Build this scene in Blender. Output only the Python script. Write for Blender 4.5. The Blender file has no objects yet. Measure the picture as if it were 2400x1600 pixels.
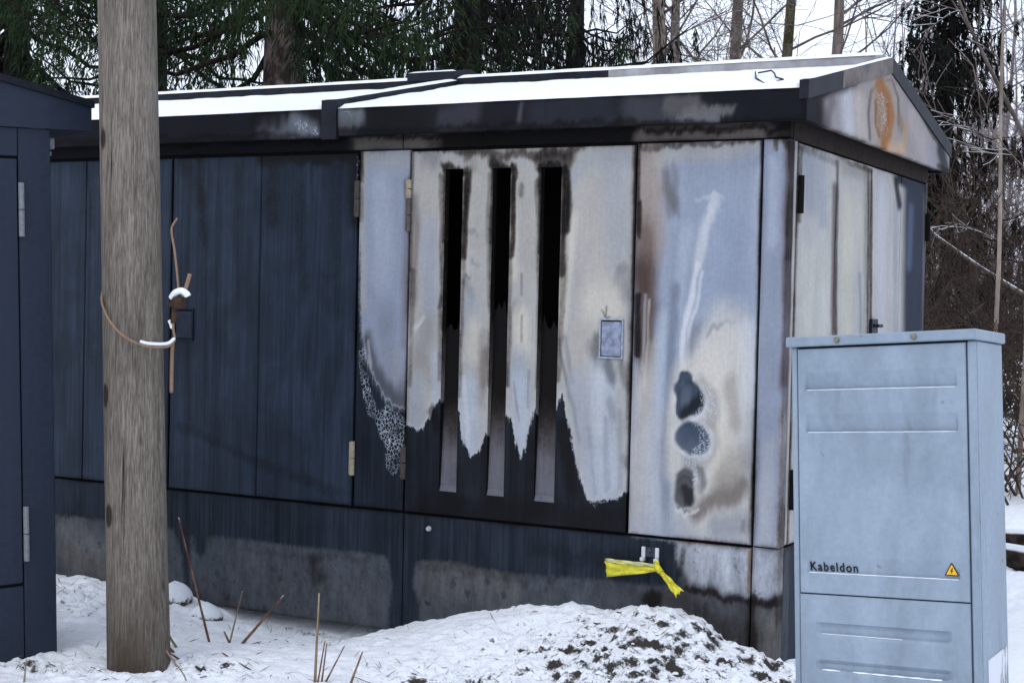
import bpy, math, random
import numpy as np
from mathutils import Vector, Matrix

random.seed(7)
rng = np.random.default_rng(11)
sc = bpy.context.scene
col = sc.collection

# ------------------------------------------------------------------ camera
cam_d = bpy.data.cameras.new('camera')
cam_d.lens = 54.386
cam_d.sensor_width = 36.0
cam_d.sensor_fit = 'HORIZONTAL'
cam_d.clip_start = 0.05
cam_d.clip_end = 800
cam = bpy.data.objects.new('camera', cam_d)
cam.location = (1.8433, -5.6620, 1.5165)
cam.rotation_euler = tuple(math.radians(a) for a in (88.4759, -1.3278, 28.0850))
col.objects.link(cam)
sc.camera = cam

# ------------------------------------------------------------------ overcast winter sky
SUN_EL, SUN_AZ = math.radians(48), math.radians(188)      # azimuth measured clockwise from +Y
world = bpy.data.worlds.new('World')
sc.world = world
world.use_nodes = True
nt = world.node_tree
nt.nodes.clear()
w_out = nt.nodes.new('ShaderNodeOutputWorld')
w_bg = nt.nodes.new('ShaderNodeBackground')
w_sky = nt.nodes.new('ShaderNodeTexSky')
w_sky.sky_type = 'NISHITA'
w_sky.sun_disc = False
w_sky.sun_elevation = SUN_EL
w_sky.sun_rotation = SUN_AZ
w_sky.dust_density = 4.0
w_sky.air_density = 1.2
w_cloud = nt.nodes.new('ShaderNodeMixRGB')                 # closed cloud deck over the clear sky
w_cloud.inputs[0].default_value = 0.86
w_cloud.inputs[2].default_value = (10.0, 11.0, 12.9, 1)
nt.links.new(w_sky.outputs[0], w_cloud.inputs[1])
nt.links.new(w_cloud.outputs[0], w_bg.inputs[0])
w_bg.inputs[1].default_value = 0.118
nt.links.new(w_bg.outputs[0], w_out.inputs[0])

sun_d = bpy.data.lights.new('sun', 'SUN')
sun_d.energy = 0.5
sun_d.angle = math.radians(35)
sun_d.color = (1.0, 0.97, 0.93)
sun = bpy.data.objects.new('sun', sun_d)
sun.rotation_euler = (math.pi/2 - SUN_EL, 0, math.pi - SUN_AZ)
sun.location = (6, -10, 12)
col.objects.link(sun)

sc.cycles.max_bounces = 4
sc.cycles.diffuse_bounces = 2
sc.cycles.use_adaptive_sampling = True
sc.cycles.adaptive_threshold = 0.02
sc.cycles.glossy_bounces = 2
sc.cycles.caustics_reflective = False
sc.cycles.caustics_refractive = False
sc.view_settings.view_transform = 'Standard'
sc.view_settings.look = 'None'
sc.view_settings.exposure = 0.0
sc.view_settings.gamma = 1.0
sc.view_settings.use_curve_mapping = False

# ================================================================== helpers
def lin(r, g, b):
    f = lambda c: ((c/255+.055)/1.055)**2.4 if c > 10 else c/255/12.92
    return (f(r), f(g), f(b))

class MB:
    """collects vertices and faces for one mesh"""
    def __init__(s): s.v = []; s.f = []; s.n = 0
    def add(s, v, f):
        v = np.asarray(v, float).reshape(-1, 3)
        s.v.append(v); s.f += [tuple(int(i)+s.n for i in q) for q in f]; s.n += len(v)
        return s
    def verts(s): return np.concatenate(s.v) if s.v else np.zeros((0, 3))
    def box(s, a, b, bev=0.0):
        (x0, y0, z0), (x1, y1, z1) = a, b
        if bev <= 0:
            v = [(x, y, z) for z in (z0, z1) for y in (y0, y1) for x in (x0, x1)]
            return s.add(v, [(0,2,3,1),(4,5,7,6),(0,1,5,4),(2,6,7,3),(0,4,6,2),(1,3,7,5)])
        c = bev; v = []; 
        # chamfered box: 24 verts
        def P(ax, sg):
            lo, hi = [(x0,x1),(y0,y1),(z0,z1)][ax]; return (lo, hi)[sg]
        idx = {}
        for ax in range(3):
            for sx in (0,1):
                for sy in (0,1):
                    for sz in (0,1):
                        p = []
                        for k, sgn in enumerate((sx,sy,sz)):
                            base = P(k, sgn)
                            p.append(base if k == ax else base + (c if sgn == 0 else -c))
                        idx[(ax,sx,sy,sz)] = len(v); v.append(p)
        f = []
        I = lambda ax, *s3: idx[(ax,)+s3]
        f += [(I(0,0,0,0),I(0,0,0,1),I(0,0,1,1),I(0,0,1,0)),(I(0,1,0,0),I(0,1,1,0),I(0,1,1,1),I(0,1,0,1))]
        f += [(I(1,0,0,0),I(1,1,0,0),I(1,1,0,1),I(1,0,0,1)),(I(1,0,1,0),I(1,0,1,1),I(1,1,1,1),I(1,1,1,0))]
        f += [(I(2,0,0,0),I(2,0,1,0),I(2,1,1,0),I(2,1,0,0)),(I(2,0,0,1),I(2,1,0,1),I(2,1,1,1),I(2,0,1,1))]
        for s1 in (0,1):
            for s2 in (0,1):
                f.append((I(0,s1,s2,0),I(1,s1,s2,0),I(1,s1,s2,1),I(0,s1,s2,1)))
                f.append((I(0,s1,0,s2),I(2,s1,0,s2),I(2,s1,1,s2),I(0,s1,1,s2)))
                f.append((I(1,0,s1,s2),I(2,0,s1,s2),I(2,1,s1,s2),I(1,1,s1,s2)))
        for sx in (0,1):
            for sy in (0,1):
                for sz in (0,1): f.append((I(0,sx,sy,sz),I(1,sx,sy,sz),I(2,sx,sy,sz)))
        return s.add(v, f)
    def tube(s, pts, rad, sides=8, caps=True):
        pts = [Vector(p) for p in pts]; n = len(pts)
        rad = [rad]*n if np.isscalar(rad) else list(rad)
        ref = None; V = []; F = []
        for i, p in enumerate(pts):
            t = (pts[min(i+1,n-1)] - pts[max(i-1,0)])
            t = t.normalized() if t.length > 1e-9 else Vector((0,0,1))
            if ref is None:
                ref = t.orthogonal().normalized()
            else:
                ref = (ref - t*ref.dot(t)); ref = ref.normalized() if ref.length > 1e-6 else t.orthogonal().normalized()
            b = t.cross(ref)
            for k in range(sides):
                a = 2*math.pi*k/sides
                V.append(p + (ref*math.cos(a) + b*math.sin(a))*rad[i])
        for i in range(n-1):
            for k in range(sides):
                k2 = (k+1) % sides
                F.append((i*sides+k, i*sides+k2, (i+1)*sides+k2, (i+1)*sides+k))
        if caps:
            F.append(tuple(range(sides))[::-1]); F.append(tuple((n-1)*sides+k for k in range(sides)))
        return s.add(V, F)
    def build(s, name, mat, root=None, smooth=False, kind=None, off=None):
        me = bpy.data.meshes.new(name)
        v = s.verts()
        if off is None and root is not None and root.type == 'EMPTY' and root.get('world_mesh'):
            off = root.location
        if off is None and root is not None and root.parent is not None and root.parent.get('world_mesh'):
            off = root.parent.location
        if off is not None: v = v - np.array(off)
        me.from_pydata(v.tolist(), [], s.f)
        if smooth: me.shade_smooth()
        me.materials.append(mat)
        o = bpy.data.objects.new(name, me); col.objects.link(o)
        if root is not None: o.parent = root
        if kind: o['kind'] = kind
        return o

def thing(name, label, cat, loc=(0,0,0), rot=None, group=None, world_mesh=True):
    o = bpy.data.objects.new(name, None); col.objects.link(o)
    o.empty_display_size = 0.2
    o.location = loc
    if rot: o.rotation_euler = rot
    o['label'] = label; o['category'] = cat
    if group: o['group'] = group
    if world_mesh: o['world_mesh'] = 1
    return o
def tag(o, label=None, cat=None, group=None, kind=None):
    if label: o['label'] = label
    if cat: o['category'] = cat
    if group: o['group'] = group
    if kind: o['kind'] = kind
    return o

# ---- numpy value noise
def _h(ix, iy, seed):
    n = (ix.astype(np.int64)*374761393 + iy.astype(np.int64)*668265263 + seed*144665) & 0xffffffff
    n = ((n ^ (n >> 13))*1274126177) & 0xffffffff
    return ((n ^ (n >> 16)) & 0xffff)/65535.0
def vnoise(x, y, seed=0):
    ix, iy = np.floor(x), np.floor(y); fx, fy = x-ix, y-iy
    fx = fx*fx*(3-2*fx); fy = fy*fy*(3-2*fy)
    a, b = _h(ix,iy,seed), _h(ix+1,iy,seed); c, d = _h(ix,iy+1,seed), _h(ix+1,iy+1,seed)
    return (a+(b-a)*fx)*(1-fy) + (c+(d-c)*fx)*fy
def fbm(x, y, seed=0, oct=4, gain=.5):
    s = 0; a = 1; t = 0
    for k in range(oct):
        s = s + a*vnoise(x*2**k + 17.3*k, y*2**k - 9.1*k, seed+k); t += a; a *= gain
    return s/t - .5

# ---- node material helper
class NM:
    def __init__(s, name, rough=.7, spec=.3, metallic=0.0):
        s.m = bpy.data.materials.new(name); s.m.use_nodes = True; s.t = s.m.node_tree
        s.b = s.t.nodes['Principled BSDF']
        s.b.inputs['Roughness'].default_value = rough
        s.b.inputs['Specular IOR Level'].default_value = spec
        s.b.inputs['Metallic'].default_value = metallic
        s.tc = None
    def n(s, typ): return s.t.nodes.new(typ)
    def l(s, a, b): s.t.links.new(a, b)
    def put(s, sock, v):
        if hasattr(v, 'is_linked') or isinstance(v, bpy.types.NodeSocket): s.l(v, sock)
        elif isinstance(v, (tuple, list)) and len(v) == 3 and sock.type == 'RGBA': sock.default_value = (*v, 1)
        else: sock.default_value = v
    def coord(s, scale=(1,1,1), kind='Object'):
        if s.tc is None: s.tc = s.n('ShaderNodeTexCoord')
        mp = s.n('ShaderNodeMapping'); mp.inputs['Scale'].default_value = scale
        s.l(s.tc.outputs[kind], mp.inputs[0]); return mp.outputs[0]
    def noise(s, scale=(1,1,1), detail=4, rough=.55, dist=0.0):
        t = s.n('ShaderNodeTexNoise'); t.inputs['Scale'].default_value = 1
        t.inputs['Detail'].default_value = detail; t.inputs['Roughness'].default_value = rough; t.inputs['Distortion'].default_value = dist
        s.l(s.coord(scale), t.inputs['Vector']); return t.outputs['Fac']
    def vor(s, scale=(1,1,1), feature='F1', rand=1.0):
        t = s.n('ShaderNodeTexVoronoi'); t.feature = feature; t.inputs['Scale'].default_value = 1
        t.inputs['Randomness'].default_value = rand
        s.l(s.coord(scale), t.inputs['Vector']); return t.outputs['Distance']
    def math(s, op, a, b=0.0, clamp=False):
        m = s.n('ShaderNodeMath'); m.operation = op; m.use_clamp = clamp
        s.put(m.inputs[0], a); s.put(m.inputs[1], b); return m.outputs[0]
    def ramp(s, v, lo, hi, a=0.0, b=1.0):
        r = s.n('ShaderNodeMapRange'); r.interpolation_type = 'SMOOTHSTEP'
        s.put(r.inputs['Value'], v); s.put(r.inputs['From Min'], lo); s.put(r.inputs['From Max'], hi)
        r.inputs['To Min'].default_value = a; r.inputs['To Max'].default_value = b; return r.outputs['Result']
    def mix(s, fac, a, b, mode='MIX'):
        m = s.n('ShaderNodeMixRGB'); m.blend_type = mode
        s.put(m.inputs[0], fac); s.put(m.inputs[1], a); s.put(m.inputs[2], b); return m.outputs[0]
    def attr(s, name, out='Fac'):
        a = s.n('ShaderNodeAttribute'); a.attribute_name = name; return a.outputs[out]
    def grey(s, v):
        c = s.n('ShaderNodeCombineColor')
        for k in range(3): s.put(c.inputs[k], v)
        return c.outputs[0]
    def color(s, c): s.put(s.b.inputs['Base Color'], c)
    def rough(s, v): s.put(s.b.inputs['Roughness'], v)
    def bump(s, h, strength=.3, dist=.01):
        b = s.n('ShaderNodeBump'); b.inputs['Strength'].default_value = strength; b.inputs['Distance'].default_value = dist
        s.put(b.inputs['Height'], h); s.l(b.outputs[0], s.b.inputs['Normal'])
    def normal_z(s):
        g = s.n('ShaderNodeNewGeometry'); x = s.n('ShaderNodeSeparateXYZ'); s.l(g.outputs['Normal'], x.inputs[0]); return x.outputs[2]

def flat(name, rgb, rough=.6, var=.15, scale=30, spec=.14, metallic=0.0, bump=0.0):
    m = NM(name, rough, spec, metallic)
    n = m.noise((scale,)*3, 5)
    m.color(m.mix(1.0, rgb, m.grey(m.ramp(n, .25, .75, 1-var, 1+var)), 'MULTIPLY'))
    if bump: m.bump(n, bump, .005)
    return m.m

ALB = 0.80      # display colour -> surface colour
# ---- fire-scorched painted metal: paint, bare ash metal, soot and crackle come from the panel's own fields
def mat_scorch(name, paint, edge=.004, concrete=False, streak=1.0, rough_paint=.5, speckle=False, fur=.045):
    m = NM(name, .6, .13)
    st = m.noise((70, 70, 2.2), 3, .6)
    st2 = m.noise((160, 160, 7), 1, .6)
    fine = m.noise((55, 55, 55), 3, .65)
    big = m.noise((5, 5, 3), 3, .6, .6)
    sd = m.attr('sd')
    t = m.math('ADD', sd, m.math('MULTIPLY', m.math('SUBTRACT', fine, .5), .022))
    t = m.math('ADD', t, m.math('MULTIPLY', m.math('SUBTRACT', st, .5), fur))
    flk = m.noise((130, 130, 70), 2, .7)
    t = m.math('ADD', t, m.math('MULTIPLY', m.math('SUBTRACT', flk, .5), .020))
    fac = m.ramp(t, -edge, edge)
    pc = m.mix(1.0, paint, m.grey(m.ramp(st, .3, .72, 1-.3*streak, 1+.3*streak)), 'MULTIPLY')
    pc = m.mix(1.0, pc, m.grey(m.ramp(big, .3, .7, .74, 1.25)), 'MULTIPLY')
    run = m.noise((24, 24, .55), 3, .6, .3)
    pc = m.mix(m.ramp(run, .50, .68, 0, .6), pc, m.mix(1.0, pc, (.45, .46, .48), 'MULTIPLY'))
    pc = m.mix(m.ramp(run, .44, .28, 0, .35), pc, m.mix(1.0, pc, (1.5, 1.5, 1.45), 'MULTIPLY'))
    bare = m.attr('bare', 'Color')
    bare = m.mix(1.0, bare, m.grey(m.ramp(st2, .25, .75, .965, 1.035)), 'MULTIPLY')
    bare = m.mix(1.0, bare, m.grey(m.ramp(big, .25, .75, .92, 1.08)), 'MULTIPLY')
    bare = m.mix(1.0, bare, m.grey(m.ramp(fine, .2, .8, .93, 1.07)), 'MULTIPLY')
    scr = m.noise((240, 240, 2.5), 1, .6)
    bare = m.mix(m.ramp(scr, .62, .78, 0, .2), bare, m.mix(1.0, bare, (1.3, 1.3, 1.3), 'MULTIPLY'))
    blot = m.noise((17, 17, 11), 5, .72, .8)
    bare = m.mix(m.ramp(blot, .60, .80, 0, .35), bare, m.mix(1.0, bare, (.6, .58, .57), 'MULTIPLY'))
    if concrete:
        vo = m.vor((38, 38, 38)); sp = m.ramp(vo, .12, .3, .62, 1.0)
        sel = m.ramp(m.noise((14,14,14), 2), .5, .62)
        bare = m.mix(sel, bare, m.mix(1.0, bare, m.grey(sp), 'MULTIPLY'))
        bare = m.mix(1.0, bare, m.grey(m.ramp(m.noise((24,24,9), 6, .7), .25, .75, .62, 1.3)), 'MULTIPLY')
    rim = m.math('MULTIPLY', m.ramp(t, .001, .004), m.ramp(t, .018, .006), True)
    bare = m.mix(m.math('MULTIPLY', rim, 0.0 if concrete else .55), bare, lin(168, 172, 180))
    c = m.mix(fac, pc, bare)
    so = m.math('ADD', m.attr('soot'), m.math('MULTIPLY', m.math('SUBTRACT', fine, .5), .35))
    so = m.math('ADD', so, m.math('MULTIPLY', m.math('SUBTRACT', st, .5), .35))
    so = m.math('ADD', so, m.math('MULTIPLY', m.math('SUBTRACT', blot, .5), .5))
    gate = m.ramp(m.attr('soot'), 0.0, .25)
    c = m.mix(m.math('MULTIPLY', m.ramp(so, .0, .75), gate, True), c, m.mix(1.0, c, (.30, .255, .235), 'MULTIPLY'))
    c = m.mix(m.math('MULTIPLY', m.ramp(so, .45, 1.05), gate, True), c, (.006, .0055, .0055))
    # crackled paint
    wv = m.n('ShaderNodeTexVoronoi'); wv.feature = 'DISTANCE_TO_EDGE'; wv.inputs['Scale'].default_value = 1
    cd = m.coord((78, 78, 60)); ns = m.n('ShaderNodeTexNoise'); ns.inputs['Scale'].default_value = 26; ns.inputs['Detail'].default_value = 2
    m.l(m.tc.outputs['Object'], ns.inputs['Vector'])
    va = m.n('ShaderNodeVectorMath'); va.operation = 'MULTIPLY_ADD'; va.inputs[1].default_value = (1.3,)*3
    m.l(ns.outputs['Color'], va.inputs[0]); m.l(cd, va.inputs[2]); m.l(va.outputs[0], wv.inputs['Vector'])
    line = m.math('MULTIPLY', m.ramp(wv.outputs['Distance'], .015, .085, 1, 0), m.ramp(m.noise((14, 14, 14), 3), .30, .60))
    if speckle: line = m.ramp(m.noise((150, 150, 150), 4, .7), .50, .60)
    ck = m.math('MULTIPLY', line, m.ramp(m.math('ADD', m.attr('crack'), m.math('MULTIPLY', m.math('SUBTRACT', fine, .5), .8)), .22, .5), True)
    ck = m.math('MULTIPLY', ck, m.ramp(m.attr('crack'), .02, .2), True)
    c = m.mix(m.math('MULTIPLY', ck, .8), c, lin(182, 188, 198))
    m.color(c)
    m.rough(m.ramp(fac, 0, 1, rough_paint, .78))
    m.bump(m.noise((55, 55, 30), 2, .65), .2, .002)
    return m.m

PAINT = {
 'DE': dict(s=(0.00195, 0.0018), base=(0.3111, 0.3515, 0.4412), edge=0.012,
  st=[
   ((0.4459, 0.4183, 0.3735), 0.6, 10, 1, [(-1.922, 2.136), (-1.918, 1.768), (-1.91, 1.471)]),
   ((0.4459, 0.4183, 0.3735), 0.5, 22, 1, [(-1.927, 2.131), (-1.686, 2.13)]),
   ((0.1864, 0.1587, 0.1544), 0.55, 12, 1, [(-1.687, 2.006), (-1.695, 1.622), (-1.696, 1.329)]),
   ((0.4605, 0.5024, 0.5833), 0.55, 30, 1, [(-1.823, 1.972), (-1.819, 1.621)]),
   ((0.2247, 0.2469, 0.3075), 0.6, 30, 1, [(-1.787, 1.4), (-1.771, 1.179)]),
   ((0.3069, 0.3069, 0.3401), 0.5, 20, 1, [(-1.74, 1.254), (-1.726, 1.144)]),
   ((0.0612, 0.0578, 0.0723), 0.85, 17, 1, [(-1.889, 1.322), (-1.855, 1.197), (-1.798, 1.113), (-1.714, 1.074)]),
   ((0.1136, 0.1082, 0.1191), 0.5, 14, 1, [(-1.704, 1.135), (-1.692, 1.053)]),
   ((0.6896, 0.6948, 0.721), 0.4, 4, 1, [(-1.88, 1.323), (-1.869, 1.211)]),
  ],
  burn=[(-1.962, 2.196), (-1.662, 2.188), (-1.659, 1.027), (-1.732, 1.04), (-1.792, 1.078), (-1.845, 1.151), (-1.889, 1.244), (-1.912, 1.34), (-1.927, 1.508)],
  soot=[(0.75, 9, 1, [(-1.937, 2.168), (-1.933, 2.029)]), (0.5, 16, 1, [(-1.776, 0.956), (-1.689, 0.943)]), (0.35, 14, 1, [(-1.705, 2.007), (-1.686, 1.933)]), (0.35, 10, 1, [(-1.932, 1.991), (-1.929, 1.843)])],
  crack=[(1, 11, 0.7, [(-1.912, 1.266), (-1.891, 1.136), (-1.86, 1.048), (-1.81, 0.982), (-1.786, 0.915)]), (1, 36, 0.8, [(-1.755, 0.985), (-1.72, 0.904)]), (1, 22, 0.9, [(-1.73, 0.867), (-1.735, 0.801)])]),
 'door': dict(s=(0.00195, 0.0018), base=(0.4298, 0.4181, 0.3991), edge=0.003,
  st=[
   ((0.2092, 0.2092, 0.2197), 0.6, 20, 0.9, [(-1.6, 2.11), (-1.562, 2.102)]),
   ((0.4459, 0.4183, 0.3735), 0.5, 24, 1, [(-1.619, 2.024), (-1.553, 1.914)]),
   ((0.1492, 0.1103, 0.0966), 0.6, 12, 1, [(-1.656, 1.933), (-1.643, 1.769), (-1.654, 1.513)]),
   ((0.3176, 0.3515, 0.4254), 0.6, 22, 1, [(-1.582, 1.805), (-1.568, 1.515)]),
   ((0.261, 0.2552, 0.261), 0.55, 26, 1, [(-1.582, 1.387), (-1.611, 1.277)]),
   ((0.2962, 0.2715, 0.2425), 0.5, 20, 1, [(-1.621, 1.258), (-1.545, 1.17)]),
   ((0.6896, 0.6948, 0.721), 0.45, 6, 1, [(-1.594, 1.441), (-1.65, 1.385), (-1.666, 1.33)]),
   ((0.4605, 0.5024, 0.5833), 0.7, 14, 1, [(-1.525, 1.244), (-1.532, 1.098)]),
   ((0.3155, 0.3423, 0.4075), 0.6, 22, 1, [(-1.629, 1.148), (-1.625, 0.983)]),
   ((0.0802, 0.0685, 0.0685), 0.5, 5, 1, [(-1.518, 1.697), (-1.508, 1.48)]),
   ((0.6406, 0.5969, 0.5106), 0.4, 6, 1, [(-1.513, 1.986), (-1.501, 1.697)]),
   ((0.0612, 0.0612, 0.0685), 0.6, 4, 0.8, [(-1.513, 1.516), (-1.521, 1.471)]),
   ((0.4459, 0.4183, 0.3735), 0.6, 24, 1, [(-1.368, 2.019), (-1.352, 1.769)]),
   ((0.6406, 0.5969, 0.5106), 0.35, 12, 1, [(-1.403, 1.913), (-1.404, 1.626)]),
   ((0.19, 0.1949, 0.2101), 0.45, 7, 0.9, [(-1.387, 1.805), (-1.346, 1.791)]),
   ((0.19, 0.1949, 0.2101), 0.5, 6, 1, [(-1.364, 1.676), (-1.339, 1.666)]),
   ((0.0482, 0.0452, 0.0513), 0.5, 5, 1, [(-1.395, 1.612), (-1.378, 1.601)]),
   ((0.19, 0.1949, 0.2101), 0.5, 9, 1, [(-1.398, 1.581), (-1.36, 1.519)]),
   ((0.3172, 0.3511, 0.4172), 0.5, 22, 1, [(-1.365, 1.483), (-1.373, 1.411)]),
   ((0.6406, 0.5969, 0.5106), 0.7, 22, 1, [(-1.348, 1.376), (-1.346, 1.313)]),
   ((0.1492, 0.1103, 0.0966), 0.75, 11, 1, [(-1.292, 1.289), (-1.297, 1.163)]),
   ((0.2941, 0.2636, 0.2296), 0.5, 14, 1, [(-1.31, 1.359), (-1.308, 1.109)]),
   ((0.4605, 0.5024, 0.5833), 0.75, 26, 1, [(-1.366, 1.142), (-1.359, 0.873)]),
   ((0.6896, 0.6948, 0.721), 0.4, 5, 1, [(-1.388, 1.195), (-1.368, 0.908)]),
   ((0.6406, 0.5969, 0.5106), 0.55, 14, 1, [(-1.176, 2.016), (-1.17, 1.629)]),
   ((0.4459, 0.4183, 0.3735), 0.5, 20, 1, [(-1.125, 1.98), (-1.096, 1.63)]),
   ((0.0482, 0.0452, 0.0513), 0.8, 5, 1, [(-1.158, 2.03), (-1.159, 2.002)]),
   ((0.0482, 0.0452, 0.0513), 0.6, 6, 1, [(-1.133, 1.981), (-1.14, 1.937)]),
   ((0.19, 0.1949, 0.2101), 0.6, 10, 1, [(-1.156, 1.484), (-1.142, 1.478)]),
   ((0.0482, 0.0452, 0.0513), 0.5, 3, 1, [(-1.132, 1.629), (-1.129, 1.524)]),
   ((0.6406, 0.5969, 0.5106), 0.8, 22, 1, [(-1.127, 1.436), (-1.12, 1.348)]),
   ((0.0482, 0.0452, 0.0513), 0.55, 3, 1, [(-1.125, 1.445), (-1.122, 1.339)]),
   ((0.1492, 0.1103, 0.0966), 0.45, 6, 1, [(-1.182, 1.257), (-1.172, 1.169)]),
   ((0.3172, 0.3511, 0.4172), 0.6, 24, 1, [(-1.136, 1.259), (-1.114, 1.172)]),
   ((0.4605, 0.5024, 0.5833), 0.75, 24, 1, [(-1.12, 1.171), (-1.112, 0.889)]),
   ((0.19, 0.1949, 0.2101), 0.6, 3, 1, [(-1.148, 1.188), (-1.132, 1.03)]),
   ((0.19, 0.1949, 0.2101), 0.5, 3, 1, [(-1.08, 1.244), (-1.085, 1.067)]),
   ((0.3169, 0.3507, 0.4091), 0.5, 16, 1, [(-0.902, 2.029), (-0.818, 2.079), (-0.668, 2.089)]),
   ((0.4459, 0.4183, 0.3735), 0.5, 60, 1, [(-0.776, 1.941), (-0.769, 1.668)]),
   ((0.6406, 0.5969, 0.5106), 0.65, 14, 1, [(-0.897, 1.839), (-0.924, 1.632), (-0.938, 1.423)]),
   ((0.359, 0.3769, 0.4259), 0.5, 40, 1, [(-0.722, 2.009), (-0.697, 1.771)]),
   ((0.19, 0.1949, 0.2101), 0.6, 9, 1, [(-0.69, 1.655), (-0.671, 1.648)]),
   ((0.19, 0.1949, 0.2101), 0.5, 12, 1, [(-0.696, 1.609), (-0.663, 1.55)]),
   ((0.19, 0.1949, 0.2101), 0.4, 8, 1, [(-0.656, 1.635), (-0.635, 1.432)]),
   ((0.6406, 0.5969, 0.5106), 0.6, 34, 1, [(-0.802, 1.496), (-0.727, 1.498)]),
   ((0.4459, 0.4183, 0.3735), 0.6, 30, 1, [(-0.856, 1.391), (-0.834, 1.271)]),
   ((0.0482, 0.0452, 0.0513), 0.5, 5, 1, [(-0.948, 1.353), (-0.905, 1.199), (-0.871, 1.079), (-0.841, 0.959)]),
   ((0.19, 0.1949, 0.2101), 0.5, 5, 1, [(-0.921, 1.372), (-0.879, 1.183)]),
   ((0.4605, 0.5024, 0.5833), 0.8, 40, 1, [(-0.756, 1.188), (-0.726, 0.795)]),
   ((0.6896, 0.6948, 0.721), 0.35, 18, 1, [(-0.776, 1.222), (-0.761, 1.016)]),
   ((0.3871, 0.4134, 0.4859), 0.6, 18, 1, [(-0.87, 1.183), (-0.793, 0.807)]),
   ((0.3043, 0.3239, 0.3797), 0.6, 7, 1, [(-0.733, 1.052), (-0.718, 0.761)]),
   ((0.2702, 0.2885, 0.3477), 0.5, 6, 1, [(-0.667, 1.09), (-0.666, 0.765)]),
   ((0.2702, 0.2885, 0.3477), 0.45, 5, 1, [(-0.808, 1.013), (-0.767, 0.757)]),
   ((0.228, 0.239, 0.2739), 0.5, 10, 1, [(-0.716, 1.113), (-0.697, 1.08)]),
   ((0.19, 0.1949, 0.2101), 0.5, 10, 1, [(-0.65, 0.889), (-0.639, 0.87)]),
   ((0.0887, 0.0887, 0.1022), 0.7, 12, 0.9, [(-0.783, 1.359), (-0.786, 1.311)]),
   ((0.0976, 0.0976, 0.1119), 0.75, 14, 0.9, [(-0.732, 1.265), (-0.712, 1.224)]),
   ((0.1022, 0.0931, 0.0887), 0.6, 10, 1, [(-0.664, 1.261), (-0.644, 1.193)]),
   ((0.19, 0.1949, 0.2101), 0.5, 14, 1, [(-0.807, 1.324), (-0.777, 1.273)]),
   ((0.0482, 0.0452, 0.0513), 0.7, 2.5, 0.8, [(-0.76, 1.483), (-0.748, 1.463), (-0.726, 1.46)]),
   ((0.0482, 0.0452, 0.0513), 0.7, 2.5, 0.8, [(-0.738, 1.497), (-0.745, 1.466)]),
   ((0.1805, 0.1577, 0.1449), 0.5, 10, 1, [(-0.623, 1.262), (-0.621, 1.024)]),
  ],
  burn=[(-1.699, 2.189), (-0.615, 2.159), (-0.628, 0.765), (-0.674, 0.735), (-0.739, 0.722), (-0.783, 0.713), (-0.804, 0.727), (-0.828, 0.775), (-0.86, 0.873), (-0.885, 0.977), (-0.913, 1.07), (-0.934, 1.145), (-0.951, 1.101), (-0.963, 1.074), (-1.032, 1.084), (-1.04, 1.086), (-1.059, 1.065), (-1.075, 0.999), (-1.093, 0.917), (-1.114, 0.865), (-1.139, 0.928), (-1.159, 1.001), (-1.183, 1.06), (-1.2, 1.017), (-1.258, 0.937), (-1.281, 0.957), (-1.301, 0.911), (-1.316, 0.872), (-1.347, 0.863), (-1.355, 0.855), (-1.364, 0.882), (-1.379, 0.899), (-1.401, 0.96), (-1.418, 1.046), (-1.447, 1.066), (-1.487, 1.077), (-1.511, 1.088), (-1.531, 1.063), (-1.557, 1.006), (-1.591, 0.965), (-1.614, 0.949), (-1.64, 0.968), (-1.689, 0.963)],
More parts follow.
